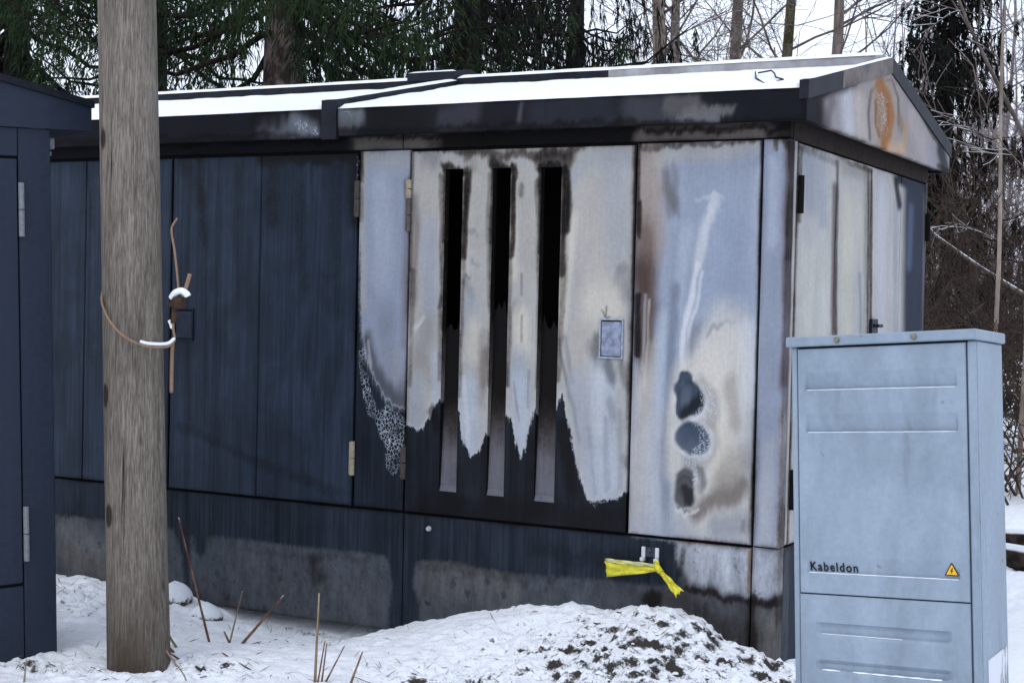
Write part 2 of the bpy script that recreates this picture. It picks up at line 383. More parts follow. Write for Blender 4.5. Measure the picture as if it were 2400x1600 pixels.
  soot=[(0.62, 14, 1, [(-1.392, 2.131), (-1.259, 2.12), (-1.089, 2.116), (-0.933, 2.119), (-0.873, 2.139)]), (0.8, 15, 1, [(-1.278, 2.085), (-1.223, 2.07)]), (0.7, 19, 1, [(-1.049, 2.093), (-0.923, 2.095)]), (0.85, 15, 0.9, [(-1.502, 2.068), (-1.411, 2.063)]), (0.95, 13, 0.8, [(-1.275, 2.059), (-1.187, 2.059)]), (0.95, 13, 0.8, [(-1.048, 2.06), (-0.947, 2.058)]), (0.55, 10, 1, [(-1.665, 2.152), (-1.392, 2.148)]), (0.5, 9, 1, [(-1.41, 2.02), (-1.409, 1.518), (-1.415, 1.104)]), (0.5, 9, 1, [(-1.291, 2.018), (-1.264, 1.165)]), (0.5, 8, 1, [(-1.186, 2.016), (-1.185, 1.523), (-1.18, 1.169)]), (0.55, 9, 1, [(-1.063, 2.014), (-1.039, 1.42), (-1.041, 1.175)]), (0.5, 9, 1, [(-1.522, 2.022), (-1.5, 1.154)]), (0.5, 11, 1, [(-0.931, 2.012), (-0.941, 1.527), (-0.952, 1.214)]), (0.3, 8, 1, [(-0.632, 1.432), (-0.627, 0.854)]), (0.25, 20, 1, [(-1.391, 2.091), (-1.369, 2.055)]), (0.4, 9, 1, [(-1.652, 1.623), (-1.666, 1.146)]), (0.75, 7, 1, [(-1.502, 2.058), (-1.501, 1.769)]), (0.8, 6, 0.9, [(-1.277, 2.036), (-1.27, 1.912), (-1.272, 1.77)]), (0.8, 7, 0.9, [(-1.052, 2.032), (-1.043, 1.875), (-1.044, 1.735)]), (0.95, 14, 0.9, [(-0.939, 2.047), (-0.928, 1.926), (-0.933, 1.805)]), (0.8, 9, 0.9, [(-1.394, 2.047), (-1.399, 1.93), (-1.405, 1.698)]), (0.8, 8, 0.9, [(-1.171, 2.043), (-1.175, 1.928), (-1.177, 1.699)]), (0.7, 8, 1, [(-0.94, 1.805), (-0.947, 1.631)]), (0.6, 6, 1, [(-1.402, 2.038), (-1.409, 1.841)]), (0.5, 7, 1, [(-1.181, 2.043), (-1.183, 1.911)]), (0.45, 6, 1, [(-1.499, 1.769), (-1.497, 1.372)]), (0.45, 5, 1, [(-1.276, 1.77), (-1.257, 1.343)]), (0.45, 5, 1, [(-1.04, 1.735), (-1.023, 1.386)]), (0.4, 6, 1, [(-0.633, 2.134), (-0.627, 1.534)]), (0.5, 6, 1, [(-1.674, 2.134), (-1.669, 1.623)]), (0.55, 16, 1, [(-1.552, 1.042), (-1.508, 0.972)]), (0.5, 30, 1, [(-1.464, 0.902), (-1.437, 0.668)]), (0.5, 30, 1, [(-1.257, 0.88), (-1.232, 0.685)]), (0.5, 25, 1, [(-1.048, 0.946), (-1.031, 0.684)]), (0.55, 22, 1, [(-0.923, 1.007), (-0.868, 0.749)]), (0.45, 40, 1, [(-1.563, 0.622), (-0.666, 0.654)])],
  crack=[(0.55, 5, 0.9, [(-0.879, 0.957), (-0.851, 0.855), (-0.816, 0.745), (-0.777, 0.708), (-0.724, 0.714)])]),
 'FG': dict(s=(0.00195, 0.0018), base=(0.3291, 0.3708, 0.455), edge=0.004,
  st=[
   ((0.3717, 0.3101, 0.2817), 0.95, 36, 1, [(-0.585, 2.124), (-0.564, 1.771)]),
   ((0.3309, 0.2674, 0.2386), 0.6, 20, 1, [(-0.596, 2.007), (-0.591, 1.838)]),
   ((0.171, 0.1211, 0.1032), 0.9, 30, 1, [(-0.586, 1.771), (-0.575, 1.636)]),
   ((0.0844, 0.0513, 0.0423), 0.95, 28, 1, [(-0.59, 1.636), (-0.568, 1.501), (-0.585, 1.348)]),
   ((0.1448, 0.1101, 0.0998), 0.7, 14, 1, [(-0.569, 1.501), (-0.575, 1.23)]),
   ((0.1492, 0.1103, 0.0966), 0.5, 8, 1, [(-0.549, 1.636), (-0.558, 1.434)]),
   ((0.504, 0.4702, 0.4458), 0.8, 26, 1, [(-0.574, 1.197), (-0.58, 0.891), (-0.582, 0.636)]),
   ((0.4459, 0.4183, 0.3735), 0.6, 16, 1, [(-0.537, 1.333), (-0.545, 1.096)]),
   ((0.6406, 0.5969, 0.5106), 0.4, 3, 0.7, [(-0.561, 1.535), (-0.57, 1.197)]),
   ((0.6896, 0.6948, 0.721), 0.3, 3, 0.7, [(-0.576, 1.552), (-0.581, 1.264)]),
   ((0.1403, 0.1444, 0.1571), 0.75, 11, 0.9, [(-0.506, 2.042), (-0.497, 1.989), (-0.467, 1.921)]),
   ((0.1403, 0.1444, 0.1571), 0.6, 9, 1, [(-0.467, 2.055), (-0.455, 1.888)]),
   ((0.1522, 0.1396, 0.1356), 0.5, 12, 1, [(-0.508, 1.989), (-0.477, 1.888)]),
   ((0.3606, 0.3097, 0.2937), 0.4, 12, 1, [(-0.529, 2.006), (-0.517, 1.771)]),
   ((0.2738, 0.305, 0.3732), 0.6, 40, 1, [(-0.396, 2.087), (-0.151, 2.032)]),
   ((0.3235, 0.3756, 0.4811), 0.6, 60, 1, [(-0.249, 1.837), (-0.276, 1.574)]),
   ((0.2698, 0.3136, 0.4053), 0.5, 30, 1, [(-0.213, 1.772), (-0.189, 1.542)]),
   ((0.4605, 0.5024, 0.5833), 0.5, 14, 1, [(-0.125, 1.999), (-0.125, 1.837)]),
   ((0.4459, 0.4183, 0.3735), 0.6, 16, 1, [(-0.541, 2.107), (-0.137, 2.133)]),
   ((0.6896, 0.6948, 0.721), 0.3, 6, 1, [(-0.371, 1.932), (-0.269, 1.933)]),
   ((0.6896, 0.6948, 0.721), 0.6, 12, 1, [(-0.3, 1.907), (-0.336, 1.804), (-0.357, 1.672)]),
   ((0.6896, 0.6948, 0.721), 0.75, 7, 1, [(-0.357, 1.672), (-0.378, 1.539), (-0.403, 1.421), (-0.412, 1.304), (-0.401, 1.238)]),
   ((0.6896, 0.6948, 0.721), 0.6, 4, 1, [(-0.334, 1.639), (-0.353, 1.539), (-0.381, 1.422), (-0.392, 1.288)]),
   ((0.4605, 0.5024, 0.5833), 0.5, 14, 1, [(-0.406, 1.804), (-0.435, 1.538)]),
   ((0.169, 0.1878, 0.2289), 0.7, 13, 1, [(-0.346, 1.423), (-0.369, 1.356), (-0.373, 1.256)]),
   ((0.1723, 0.2013, 0.2613), 0.75, 13, 1, [(-0.444, 1.571), (-0.457, 1.37), (-0.465, 1.202), (-0.475, 1.033), (-0.473, 0.831), (-0.456, 0.63)]),
   ((0.4605, 0.5024, 0.5833), 0.6, 14, 1, [(-0.494, 1.469), (-0.506, 1.2), (-0.511, 1.031)]),
   ((0.541, 0.541, 0.5684), 0.6, 24, 1, [(-0.529, 1.03), (-0.52, 0.692)]),
   ((0.6456, 0.6113, 0.5596), 0.9, 62, 0.8, [(-0.224, 1.328), (-0.229, 1.114), (-0.24, 0.915)]),
   ((0.6589, 0.6242, 0.5627), 0.7, 40, 0.8, [(-0.303, 1.275), (-0.26, 0.979)]),
   ((0.6406, 0.5969, 0.5106), 0.7, 26, 1, [(-0.314, 1.042), (-0.24, 0.915)]),
   ((0.6308, 0.5923, 0.5461), 0.8, 46, 1, [(-0.358, 0.706), (-0.148, 0.724)]),
   ((0.645, 0.6108, 0.55), 0.8, 24, 1, [(-0.338, 1.274), (-0.408, 1.238), (-0.431, 1.103), (-0.429, 0.885)]),
   ((0.6896, 0.6948, 0.721), 0.5, 20, 1, [(-0.147, 1.413), (-0.128, 1.217)]),
   ((0.2607, 0.2548, 0.2548), 0.6, 5, 1, [(-0.306, 1.391), (-0.281, 1.428), (-0.255, 1.446)]),
   ((0.4134, 0.4134, 0.429), 0.6, 6, 1, [(-0.255, 1.446), (-0.204, 1.457)]),
   ((0.2928, 0.2565, 0.2284), 0.55, 16, 1, [(-0.21, 1.197), (-0.189, 1.066)]),
   ((0.1724, 0.1461, 0.1299), 0.85, 15, 1, [(-0.344, 0.707), (-0.274, 0.759), (-0.184, 0.767), (-0.148, 0.822)]),
   ((0.2062, 0.1768, 0.1587), 0.6, 26, 1, [(-0.237, 0.782), (-0.181, 0.795)]),
   ((0.2907, 0.2489, 0.216), 0.5, 24, 1, [(-0.238, 0.84), (-0.162, 0.92)]),
   ((0.3104, 0.3235, 0.3578), 0.75, 16, 1, [(-0.264, 0.654), (-0.198, 0.653), (-0.13, 0.684)]),
   ((0.1865, 0.1817, 0.1817), 0.6, 5, 1, [(-0.14, 0.683), (-0.142, 0.642)]),
   ((0.4113, 0.4346, 0.492), 0.6, 24, 1, [(-0.572, 0.611), (-0.391, 0.616)]),
   ((0.3008, 0.2882, 0.2759), 0.6, 16, 0.8, [(-0.336, 1.208), (-0.286, 1.16), (-0.277, 1.103), (-0.323, 1.059)]),
   ((0.7116, 0.7011, 0.6804), 0.85, 36, 0.45, [(-0.385, 1.155), (-0.369, 1.119)]),
   ((0.0612, 0.0802, 0.117), 1, 27, 0.2, [(-0.396, 1.185), (-0.367, 1.156), (-0.366, 1.126)]),
   ((0.0545, 0.0723, 0.107), 1, 17, 0.2, [(-0.397, 1.23), (-0.404, 1.096)]),
   ((0.1147, 0.1377, 0.1769), 0.8, 12, 0.8, [(-0.403, 1.184), (-0.402, 1.154)]),
   ((0.0116, 0.013, 0.0194), 0.9, 12, 0.8, [(-0.397, 1.094), (-0.335, 1.144)]),
   ((0.3032, 0.2969, 0.2969), 0.6, 14, 0.8, [(-0.282, 1.036), (-0.27, 0.979), (-0.307, 0.918), (-0.377, 0.895)]),
   ((0.7305, 0.7305, 0.7305), 0.9, 42, 0.42, [(-0.366, 0.996), (-0.351, 0.987)]),
   ((0.0966, 0.1213, 0.1622), 1, 35, 0.15, [(-0.37, 0.999), (-0.348, 0.987)]),
   ((0.0513, 0.0723, 0.1119), 0.7, 14, 1, [(-0.381, 1.022), (-0.322, 1.012)]),
   ((0.1849, 0.1755, 0.1708), 0.85, 10, 0.6, [(-0.327, 0.875), (-0.319, 0.826), (-0.335, 0.788)]),
   ((0.5938, 0.5658, 0.5296), 0.8, 30, 0.5, [(-0.386, 0.824), (-0.381, 0.768)]),
   ((0.1063, 0.1028, 0.1063), 1, 22, 0.3, [(-0.387, 0.841), (-0.391, 0.757)]),
   ((0.0252, 0.0252, 0.0319), 0.95, 16, 0.5, [(-0.385, 0.787), (-0.373, 0.755)]),
   ((0.7269, 0.7163, 0.7058), 0.6, 4, 0.9, [(-0.415, 0.701), (-0.39, 0.693), (-0.337, 0.721)]),
   ((0.1162, 0.1126, 0.1162), 0.6, 4, 0.9, [(-0.412, 0.715), (-0.372, 0.708)]),
  ],
  burn=None,
  soot=[(0.8, 6, 1, [(-0.614, 1.906), (-0.612, 1.771)]), (0.85, 8, 1, [(-0.609, 1.551), (-0.605, 1.314)]), (0.6, 6, 1, [(-0.622, 2.134), (-0.619, 1.906)]), (0.5, 9, 1, [(-0.614, 2.134), (-0.434, 2.144), (-0.12, 2.145)]), (0.5, 5, 1, [(-0.11, 2.129), (-0.106, 1.642)]), (0.4, 4, 1, [(-0.107, 1.544), (-0.101, 0.629)])],
  crack=[(0.8, 20, 0.8, [(-0.309, 1.184), (-0.299, 1.118), (-0.332, 1.066)]), (0.8, 16, 0.8, [(-0.305, 1.026), (-0.303, 0.96), (-0.363, 0.909)]), (0.5, 12, 0.8, [(-0.344, 0.857), (-0.343, 0.807)])]),
 'post': dict(s=(0.00195, 0.0018), base=(0.3004, 0.3332, 0.4203), edge=0.004,
  st=[
   ((0.4605, 0.5024, 0.5833), 0.5, 12, 1, [(-0.064, 2.063), (-0.056, 1.772)]),
   ((0.2722, 0.2969, 0.3641), 0.6, 16, 1, [(-0.048, 1.675), (-0.06, 1.22)]),
   ((0.1221, 0.0887, 0.0887), 0.8, 11, 1, [(-0.002, 2.11), (0.008, 1.546), (0.004, 1.223)]),
   ((0.5097, 0.4925, 0.4841), 0.7, 8, 1, [(0.006, 1.142), (0.002, 0.606)]),
   ((0.4382, 0.4461, 0.4789), 0.7, 18, 1, [(-0.053, 0.976), (-0.052, 0.634)]),
   ((0.4459, 0.4183, 0.3735), 0.4, 12, 1, [(-0.061, 2.143), (-0.011, 2.145)]),
  ],
  burn=None,
  soot=[(0.7, 10, 1, [(-0.02, 2.158), (-0.005, 2.118)]), (0.6, 6, 1, [(-0.053, 2.156), (-0.049, 2.111)]), (0.5, 6, 1, [(0.005, 2.126), (0.01, 1.708)])],
  crack=[]),
 'plinth': dict(s=(0.00195, 0.0018), base=(0.0723, 0.0802, 0.0953), edge=0.006,
  st=[
   ((0.4434, 0.4678, 0.5188), 1, 60, 0.5, [(-0.318, 0.559), (-0.212, 0.52), (-0.108, 0.514)]),
   ((0.4546, 0.4793, 0.5311), 1, 34, 0.5, [(-0.345, 0.565), (-0.316, 0.476), (-0.106, 0.465)]),
   ((0.3601, 0.3818, 0.4351), 0.9, 40, 0.6, [(-0.059, 0.584), (-0.039, 0.472)]),
   ((0.3155, 0.3423, 0.4075), 0.9, 10, 0.8, [(-0.618, 0.595), (-0.426, 0.596)]),
   ((0.5425, 0.5159, 0.4817), 0.6, 5, 1, [(-0.408, 0.587), (-0.119, 0.592)]),
   ((0.305, 0.1878, 0.0887), 0.7, 5, 1, [(-0.113, 0.579), (-0.116, 0.431)]),
   ((0.2695, 0.2878, 0.3332), 0.5, 12, 1, [(-0.178, 0.556), (-0.149, 0.444)]),
   ((0.5436, 0.517, 0.4996), 0.7, 10, 1, [(0.019, 0.592), (0.021, 0.413)]),
   ((0.0844, 0.0908, 0.1046), 0.6, 50, 1, [(-2.558, 0.263), (-1.857, 0.223)]),
   ((0.1611, 0.1567, 0.1611), 0.7, 30, 1, [(-3.634, 0.322), (-3.384, 0.241)]),
   ((0.1344, 0.1228, 0.1118), 0.6, 18, 1, [(-3.632, 0.217), (-3.355, 0.161)]),
   ((0.1262, 0.1224, 0.1186), 0.5, 30, 1, [(-1.555, 0.338), (-1.142, 0.337)]),
   ((0.0612, 0.0578, 0.0612), 0.7, 50, 1, [(-0.382, 0.301), (-0.135, 0.264)]),
   ((0.0482, 0.0452, 0.0482), 0.7, 28, 1, [(-0.51, 0.337), (-0.382, 0.301)]),
   ((0.2127, 0.2024, 0.1974), 0.6, 14, 1, [(-0.009, 0.328), (-0.009, 0.148)]),
   ((0.136, 0.1281, 0.1243), 0.6, 22, 1, [(-0.06, 0.322), (-0.047, 0.176)]),
   ((0.0296, 0.0296, 0.0343), 0.53, 6.2, 0.8, [(-2.78, 0.201), (-2.775, 0.195)]),
   ((0.0296, 0.0296, 0.0343), 0.58, 6.4, 0.8, [(-2.693, 0.22), (-2.688, 0.215)]),
   ((0.0296, 0.0296, 0.0343), 0.67, 4.3, 0.8, [(-2.594, 0.191), (-2.589, 0.186)]),
   ((0.0296, 0.0296, 0.0343), 0.45, 7.3, 0.8, [(-2.485, 0.251), (-2.48, 0.246)]),
   ((0.0296, 0.0296, 0.0343), 0.54, 4.9, 0.8, [(-2.365, 0.268), (-2.36, 0.262)]),
   ((0.0296, 0.0296, 0.0343), 0.8, 5.9, 0.8, [(-2.329, 0.239), (-2.324, 0.233)]),
   ((0.0296, 0.0296, 0.0343), 0.74, 5.9, 0.8, [(-2.629, 0.128), (-2.624, 0.123)]),
   ((0.0296, 0.0296, 0.0343), 0.67, 4.6, 0.8, [(-2.519, 0.13), (-2.514, 0.125)]),
   ((0.0296, 0.0296, 0.0343), 0.67, 7.5, 0.8, [(-2.409, 0.104), (-2.404, 0.098)]),
   ((0.0296, 0.0296, 0.0343), 0.63, 7.0, 0.8, [(-2.247, 0.276), (-2.242, 0.271)]),
   ((0.0296, 0.0296, 0.0343), 0.68, 4.3, 0.8, [(-2.315, 0.153), (-2.31, 0.148)]),
   ((0.0296, 0.0296, 0.0343), 0.72, 6.4, 0.8, [(-2.704, 0.159), (-2.699, 0.154)]),
   ((0.0296, 0.0296, 0.0343), 0.56, 4.1, 0.8, [(-1.553, 0.223), (-1.548, 0.218)]),
   ((0.0296, 0.0296, 0.0343), 0.75, 5.9, 0.8, [(-1.428, 0.324), (-1.424, 0.319)]),
   ((0.0296, 0.0296, 0.0343), 0.7, 7.5, 0.8, [(-1.365, 0.304), (-1.361, 0.299)]),
   ((0.0296, 0.0296, 0.0343), 0.7, 7.7, 0.8, [(-1.263, 0.342), (-1.259, 0.337)]),
   ((0.0296, 0.0296, 0.0343), 0.59, 7.2, 0.8, [(-1.181, 0.306), (-1.177, 0.301)]),
   ((0.0296, 0.0296, 0.0343), 0.61, 7.7, 0.8, [(-1.082, 0.347), (-1.078, 0.342)]),
   ((0.0296, 0.0296, 0.0343), 0.76, 4.4, 0.8, [(-0.983, 0.336), (-0.979, 0.332)]),
   ((0.0296, 0.0296, 0.0343), 0.5, 4.9, 0.8, [(-3.494, 0.251), (-3.488, 0.246)]),
   ((0.0296, 0.0296, 0.0343), 0.79, 5.7, 0.8, [(-3.412, 0.301), (-3.407, 0.295)]),
   ((0.0648, 0.0648, 0.0762), 0.6, 20, 1, [(-0.753, 0.379), (-0.565, 0.348)]),
  ],
  burn=[(-3.778, 0.408), (-3.497, 0.414), (-3.344, 0.415), (-2.951, 0.401), (-2.897, 0.289), (-2.875, 0.131), (-2.855, 0.143), (-2.846, 0.394), (-2.828, 0.384), (-2.821, 0.317), (-2.788, 0.292), (-2.758, 0.311), (-2.75, 0.391), (-2.561, 0.395), (-2.368, 0.395), (-2.208, 0.393), (-1.996, 0.396), (-1.833, 0.399), (-1.769, 0.394), (-1.746, 0.346), (-1.733, 0.283), (-1.745, 0.068), (-1.588, 0.087), (-1.595, 0.204), (-1.627, 0.294), (-1.616, 0.374), (-1.582, 0.393), (-1.437, 0.402), (-1.299, 0.388), (-1.123, 0.383), (-0.922, 0.392), (-0.678, 0.401), (-0.53, 0.399), (-0.403, 0.413), (-0.394, 0.451), (-0.419, 0.516), (-0.419, 0.575), (-0.462, 0.589), (-0.609, 0.589), (-0.62, 0.605), (-0.077, 0.628), (0.125, 0.602), (0.144, -0.058), (-3.871, -0.663)],
  soot=[(0.55, 24, 1, [(-2.144, 0.344), (-2.119, 0.27)]), (0.85, 26, 0.8, [(-0.521, 0.359), (-0.514, 0.35)]), (0.6, 5, 0.8, [(-1.557, 0.223), (-1.544, 0.217)]), (0.7, 9, 1, [(-0.367, 0.397), (-0.208, 0.384), (-0.104, 0.386)]), (0.8, 14, 0.9, [(-0.079, 0.394), (-0.002, 0.386)]), (0.5, 8, 1, [(-0.095, 0.408), (-0.09, 0.138)]), (0.25, 12, 1, [(-2.56, 0.342), (-1.817, 0.377)]), (0.3, 14, 1, [(-1.588, 0.372), (-0.945, 0.372)]), (0.35, 30, 1, [(-1.046, 0.489), (-0.606, 0.48)]), (0.5, 10, 1, [(0.006, 0.346), (0.021, 0.152)]), (0.6, 10, 1, [(-0.389, 0.552), (-0.401, 0.467)]), (0.4, 8, 1, [(-3.665, 0.424), (-3.36, 0.417)]), (0.4, 40, 1, [(-0.293, 0.295), (-0.1, 0.235)]), (0.4, 4, 1, [(-0.177, 0.523), (-0.156, 0.499)])],
  crack=[]),
 'head': dict(s=(0.00195, 0.0018), base=(0.013, 0.0116, 0.0144), edge=0.004,
  st=[
   ((0.1565, 0.1396, 0.1277), 0.9, 20, 1, [(-1.972, 2.169), (-1.752, 2.181), (-1.581, 2.189)]),
   ((0.0452, 0.0343, 0.0296), 0.7, 16, 1, [(-1.581, 2.186), (-1.435, 2.191)]),
   ((0.1792, 0.1522, 0.1397), 0.9, 18, 1, [(-0.615, 2.167), (-0.363, 2.168), (-0.087, 2.167)]),
   ((0.0452, 0.0369, 0.0343), 0.6, 14, 1, [(-0.07, 2.168), (0.013, 2.161)]),
   ((0.008, 0.008, 0.0116), 0.8, 12, 1, [(-3.814, 2.175), (-1.995, 2.169)]),
  ],
  burn='all',
  soot=[(0.8, 18, 1, [(-1.497, 2.183), (-1.091, 2.181), (-0.671, 2.181)]), (0.7, 9, 1, [(-3.265, 2.213), (-2.041, 2.214), (0.012, 2.196)])],
  crack=[]),
 'fascia': dict(s=(0.00195, 0.0018), base=(0.011, 0.0116, 0.0152), edge=0.004,
  st=[
   ((0.007, 0.0075, 0.0123), 0.8, 40, 1, [(-3.735, 2.279), (-2.494, 2.279)]),
   ((0.1966, 0.2092, 0.2472), 0.8, 16, 0.9, [(-2.236, 2.28), (-2.132, 2.249)]),
   ((0.1405, 0.1531, 0.1825), 0.7, 14, 1, [(-2.351, 2.246), (-2.109, 2.22)]),
   ((0.1006, 0.1074, 0.1296), 0.5, 16, 1, [(-2.422, 2.258), (-2.305, 2.273)]),
   ((0.0044, 0.0044, 0.006), 0.8, 16, 1, [(-2.447, 2.297), (-2.329, 2.289)]),
   ((0.1825, 0.1946, 0.2203), 0.85, 18, 0.9, [(-1.983, 2.303), (-1.903, 2.296)]),
   ((0.0997, 0.1048, 0.1191), 0.6, 18, 1, [(-1.986, 2.253), (-1.931, 2.261)]),
   ((0.0561, 0.0578, 0.0723), 0.6, 20, 1, [(-1.472, 2.263), (-1.329, 2.29)]),
   ((0.006, 0.007, 0.0091), 0.7, 24, 1, [(-1.811, 2.275), (-1.597, 2.259)]),
   ((0.0802, 0.0802, 0.0931), 0.7, 5, 1, [(-1.111, 2.32), (-1.121, 2.234)]),
   ((0.0262, 0.0296, 0.0409), 0.6, 30, 1, [(-1.032, 2.274), (-0.729, 2.271)]),
   ((0.0666, 0.0685, 0.0844), 0.6, 26, 1, [(-0.619, 2.276), (-0.475, 2.262)]),
   ((0.111, 0.1074, 0.1074), 0.85, 16, 0.8, [(-0.458, 2.288), (-0.3, 2.278)]),
   ((0.1345, 0.1306, 0.1306), 0.9, 13, 0.7, [(-0.387, 2.255), (-0.248, 2.26), (-0.206, 2.262)]),
   ((0.1589, 0.1655, 0.1865), 0.8, 8, 0.8, [(-0.421, 2.224), (-0.264, 2.222)]),
   ((0.006, 0.0075, 0.011), 0.95, 16, 0.6, [(-0.301, 2.311), (-0.164, 2.289), (-0.063, 2.263)]),
   ((0.007, 0.008, 0.0123), 0.9, 30, 0.8, [(-0.129, 2.233), (0.086, 2.241)]),
  ],
  burn='all',
  soot=[(0.5, 10, 1, [(-3.734, 2.227), (-1.986, 2.222), (-1.031, 2.228), (0.071, 2.198)])],
  crack=[(0.5, 16, 1, [(-2.213, 2.279), (-2.121, 2.248)]), (0.4, 10, 1, [(-1.965, 2.302), (-1.921, 2.288)])]),
 'gable': dict(s=(0.0063, 0.0018), base=(0.3311, 0.2953, 0.2859), edge=0.004,
  st=[
   ((0.3274, 0.3076, 0.3141), 0.7, 30, 1, [(0.236, 2.263), (0.314, 2.348)]),
   ((0.5547, 0.5547, 0.6013), 0.8, 16, 1, [(0.434, 2.354), (0.476, 2.24)]),
   ((0.5452, 0.4842, 0.4512), 0.7, 16, 1, [(0.621, 2.36), (0.667, 2.226)]),
   ((0.007, 0.0086, 0.013), 1, 36, 0.6, [(-0.097, 2.311), (0.008, 2.205)]),
   ((0.008, 0.0103, 0.0144), 0.95, 12, 0.8, [(-0.044, 2.302), (0.281, 2.385), (0.517, 2.442)]),
   ((0.1022, 0.0931, 0.0931), 0.6, 10, 1, [(0.231, 2.312), (0.154, 2.221)]),
   ((0.107, 0.0931, 0.0802), 0.8, 4, 0.9, [(0.8, 2.222), (0.762, 2.325), (0.791, 2.426), (0.921, 2.497), (1.119, 2.515), (1.231, 2.455), (1.259, 2.344)]),
   ((0.4006, 0.3095, 0.2264), 0.75, 30, 0.9, [(0.983, 2.442), (1.032, 2.264)]),
   ((0.305, 0.162, 0.0723), 0.85, 16, 0.8, [(0.931, 2.408), (0.986, 2.295)]),
   ((0.3325, 0.1221, 0.0273), 0.85, 12, 0.8, [(0.923, 2.478), (1.041, 2.44), (1.122, 2.366), (1.075, 2.268), (1.036, 2.227)]),
   ((0.305, 0.107, 0.0212), 0.8, 5, 0.8, [(1.027, 2.429), (1.081, 2.343), (1.03, 2.282)]),
   ((0.1559, 0.0887, 0.0452), 0.7, 4, 0.8, [(0.875, 2.41), (0.873, 2.301), (0.948, 2.255)]),
   ((0.2347, 0.1603, 0.1087), 0.7, 10, 1, [(1.272, 2.365), (1.307, 2.33)]),
   ((0.4678, 0.2789, 0.15), 0.6, 8, 1, [(1.413, 2.361), (1.364, 2.24)]),
   ((0.6038, 0.402, 0.2623), 0.7, 14, 1, [(1.154, 2.22), (1.304, 2.225)]),
   ((0.4218, 0.3767, 0.384), 0.6, 20, 1, [(1.521, 2.393), (1.79, 2.261)]),
   ((0.3076, 0.3076, 0.3548), 0.7, 18, 1, [(1.874, 2.29), (1.973, 2.216)]),
   ((0.0212, 0.0252, 0.0395), 0.95, 16, 0.8, [(2.1, 2.301), (2.215, 2.216)]),
   ((0.0452, 0.0452, 0.0545), 0.6, 6, 1, [(1.267, 2.535), (1.682, 2.431), (2.05, 2.327)]),
  ],
  burn='all',
  soot=[(0.6, 10, 1, [(2.063, 2.224), (2.312, 2.215)]), (0.4, 8, 1, [(0.009, 2.309), (0.457, 2.425), (1.039, 2.578)]), (0.45, 10, 1, [(0.092, 2.295), (0.071, 2.22)]), (0.3, 8, 1, [(1.115, 2.552), (1.511, 2.47), (2.05, 2.327)])],
  crack=[(0.5, 20, 1, [(0.957, 2.42), (1.0, 2.297)])]),
 'side': dict(s=(0.0062, 0.0018), base=(0.4854, 0.4687, 0.4524), edge=0.004,
  st=[
   ((0.3143, 0.3411, 0.3837), 0.8, 20, 1, [(0.199, 2.097), (0.269, 1.936)]),
   ((0.3617, 0.3907, 0.4367), 0.7, 16, 1, [(0.367, 2.095), (0.455, 1.793)]),
   ((0.6032, 0.589, 0.5339), 0.7, 14, 1, [(0.455, 1.793), (0.462, 1.413)]),
   ((0.5585, 0.5494, 0.4881), 0.7, 16, 1, [(0.234, 1.716), (0.262, 1.415)]),
   ((0.5699, 0.547, 0.5247), 0.6, 8, 1, [(0.53, 1.936), (0.578, 1.448)]),
   ((0.1283, 0.0961, 0.0897), 0.85, 8, 1, [(0.583, 2.009), (0.625, 1.412)]),
   ((0.3004, 0.2878, 0.2695), 0.7, 16, 1, [(0.729, 2.11), (0.993, 2.114)]),
   ((0.566, 0.5478, 0.4455), 0.85, 16, 1, [(0.778, 1.952), (0.814, 1.411)]),
   ((0.5415, 0.5149, 0.4641), 0.7, 12, 1, [(0.953, 1.982), (0.965, 1.743)]),
   ((0.2, 0.2426, 0.2716), 0.6, 5, 1, [(0.986, 1.669), (1.041, 1.409)]),
   ((0.2455, 0.1927, 0.1782), 0.6, 6, 1, [(1.109, 2.068), (1.144, 1.749)]),
   ((0.5268, 0.518, 0.5537), 0.9, 14, 1, [(1.341, 2.066), (1.401, 1.406)]),
   ((0.3129, 0.3328, 0.3822), 0.7, 8, 1, [(1.593, 2.025), (1.634, 1.404)]),
   ((0.016, 0.0176, 0.0296), 1, 18, 0.7, [(1.621, 2.127), (2.176, 2.129)]),
   ((0.0176, 0.0194, 0.0319), 0.95, 8, 0.8, [(1.583, 2.104), (1.659, 2.009)]),
   ((0.0252, 0.0319, 0.0545), 1, 40, 0.5, [(1.956, 2.112), (2.001, 1.402)]),
   ((0.0762, 0.1022, 0.162), 0.9, 10, 1, [(1.883, 2.003), (1.874, 1.734)]),
   ((0.5058, 0.4803, 0.4475), 0.8, 26, 1, [(0.241, 1.046), (2.24, 0.923)]),
  ],
  burn='all',
  soot=[(0.35, 10, 1, [(0.114, 2.13), (0.543, 2.114)]), (0.55, 5, 1, [(0.603, 2.116), (0.649, 1.412)]), (0.35, 12, 1, [(1.061, 2.12), (1.125, 1.408)]), (0.5, 5, 1, [(0.12, 2.13), (0.124, 1.844)]), (0.7, 4, 1, [(1.144, 2.136), (1.21, 1.408)]), (0.45, 4, 1, [(1.088, 2.132), (1.153, 1.408)]), (0.7, 6, 1, [(2.158, 2.127), (2.252, 1.4)]), (0.5, 8, 1, [(0.792, 2.124), (1.131, 2.126)])],
  crack=[]),
 'blue': dict(s=(0.00195, 0.0018), base=(0.0319, 0.0423, 0.0762), edge=0.004,
  st=[
  ],
  burn='none',
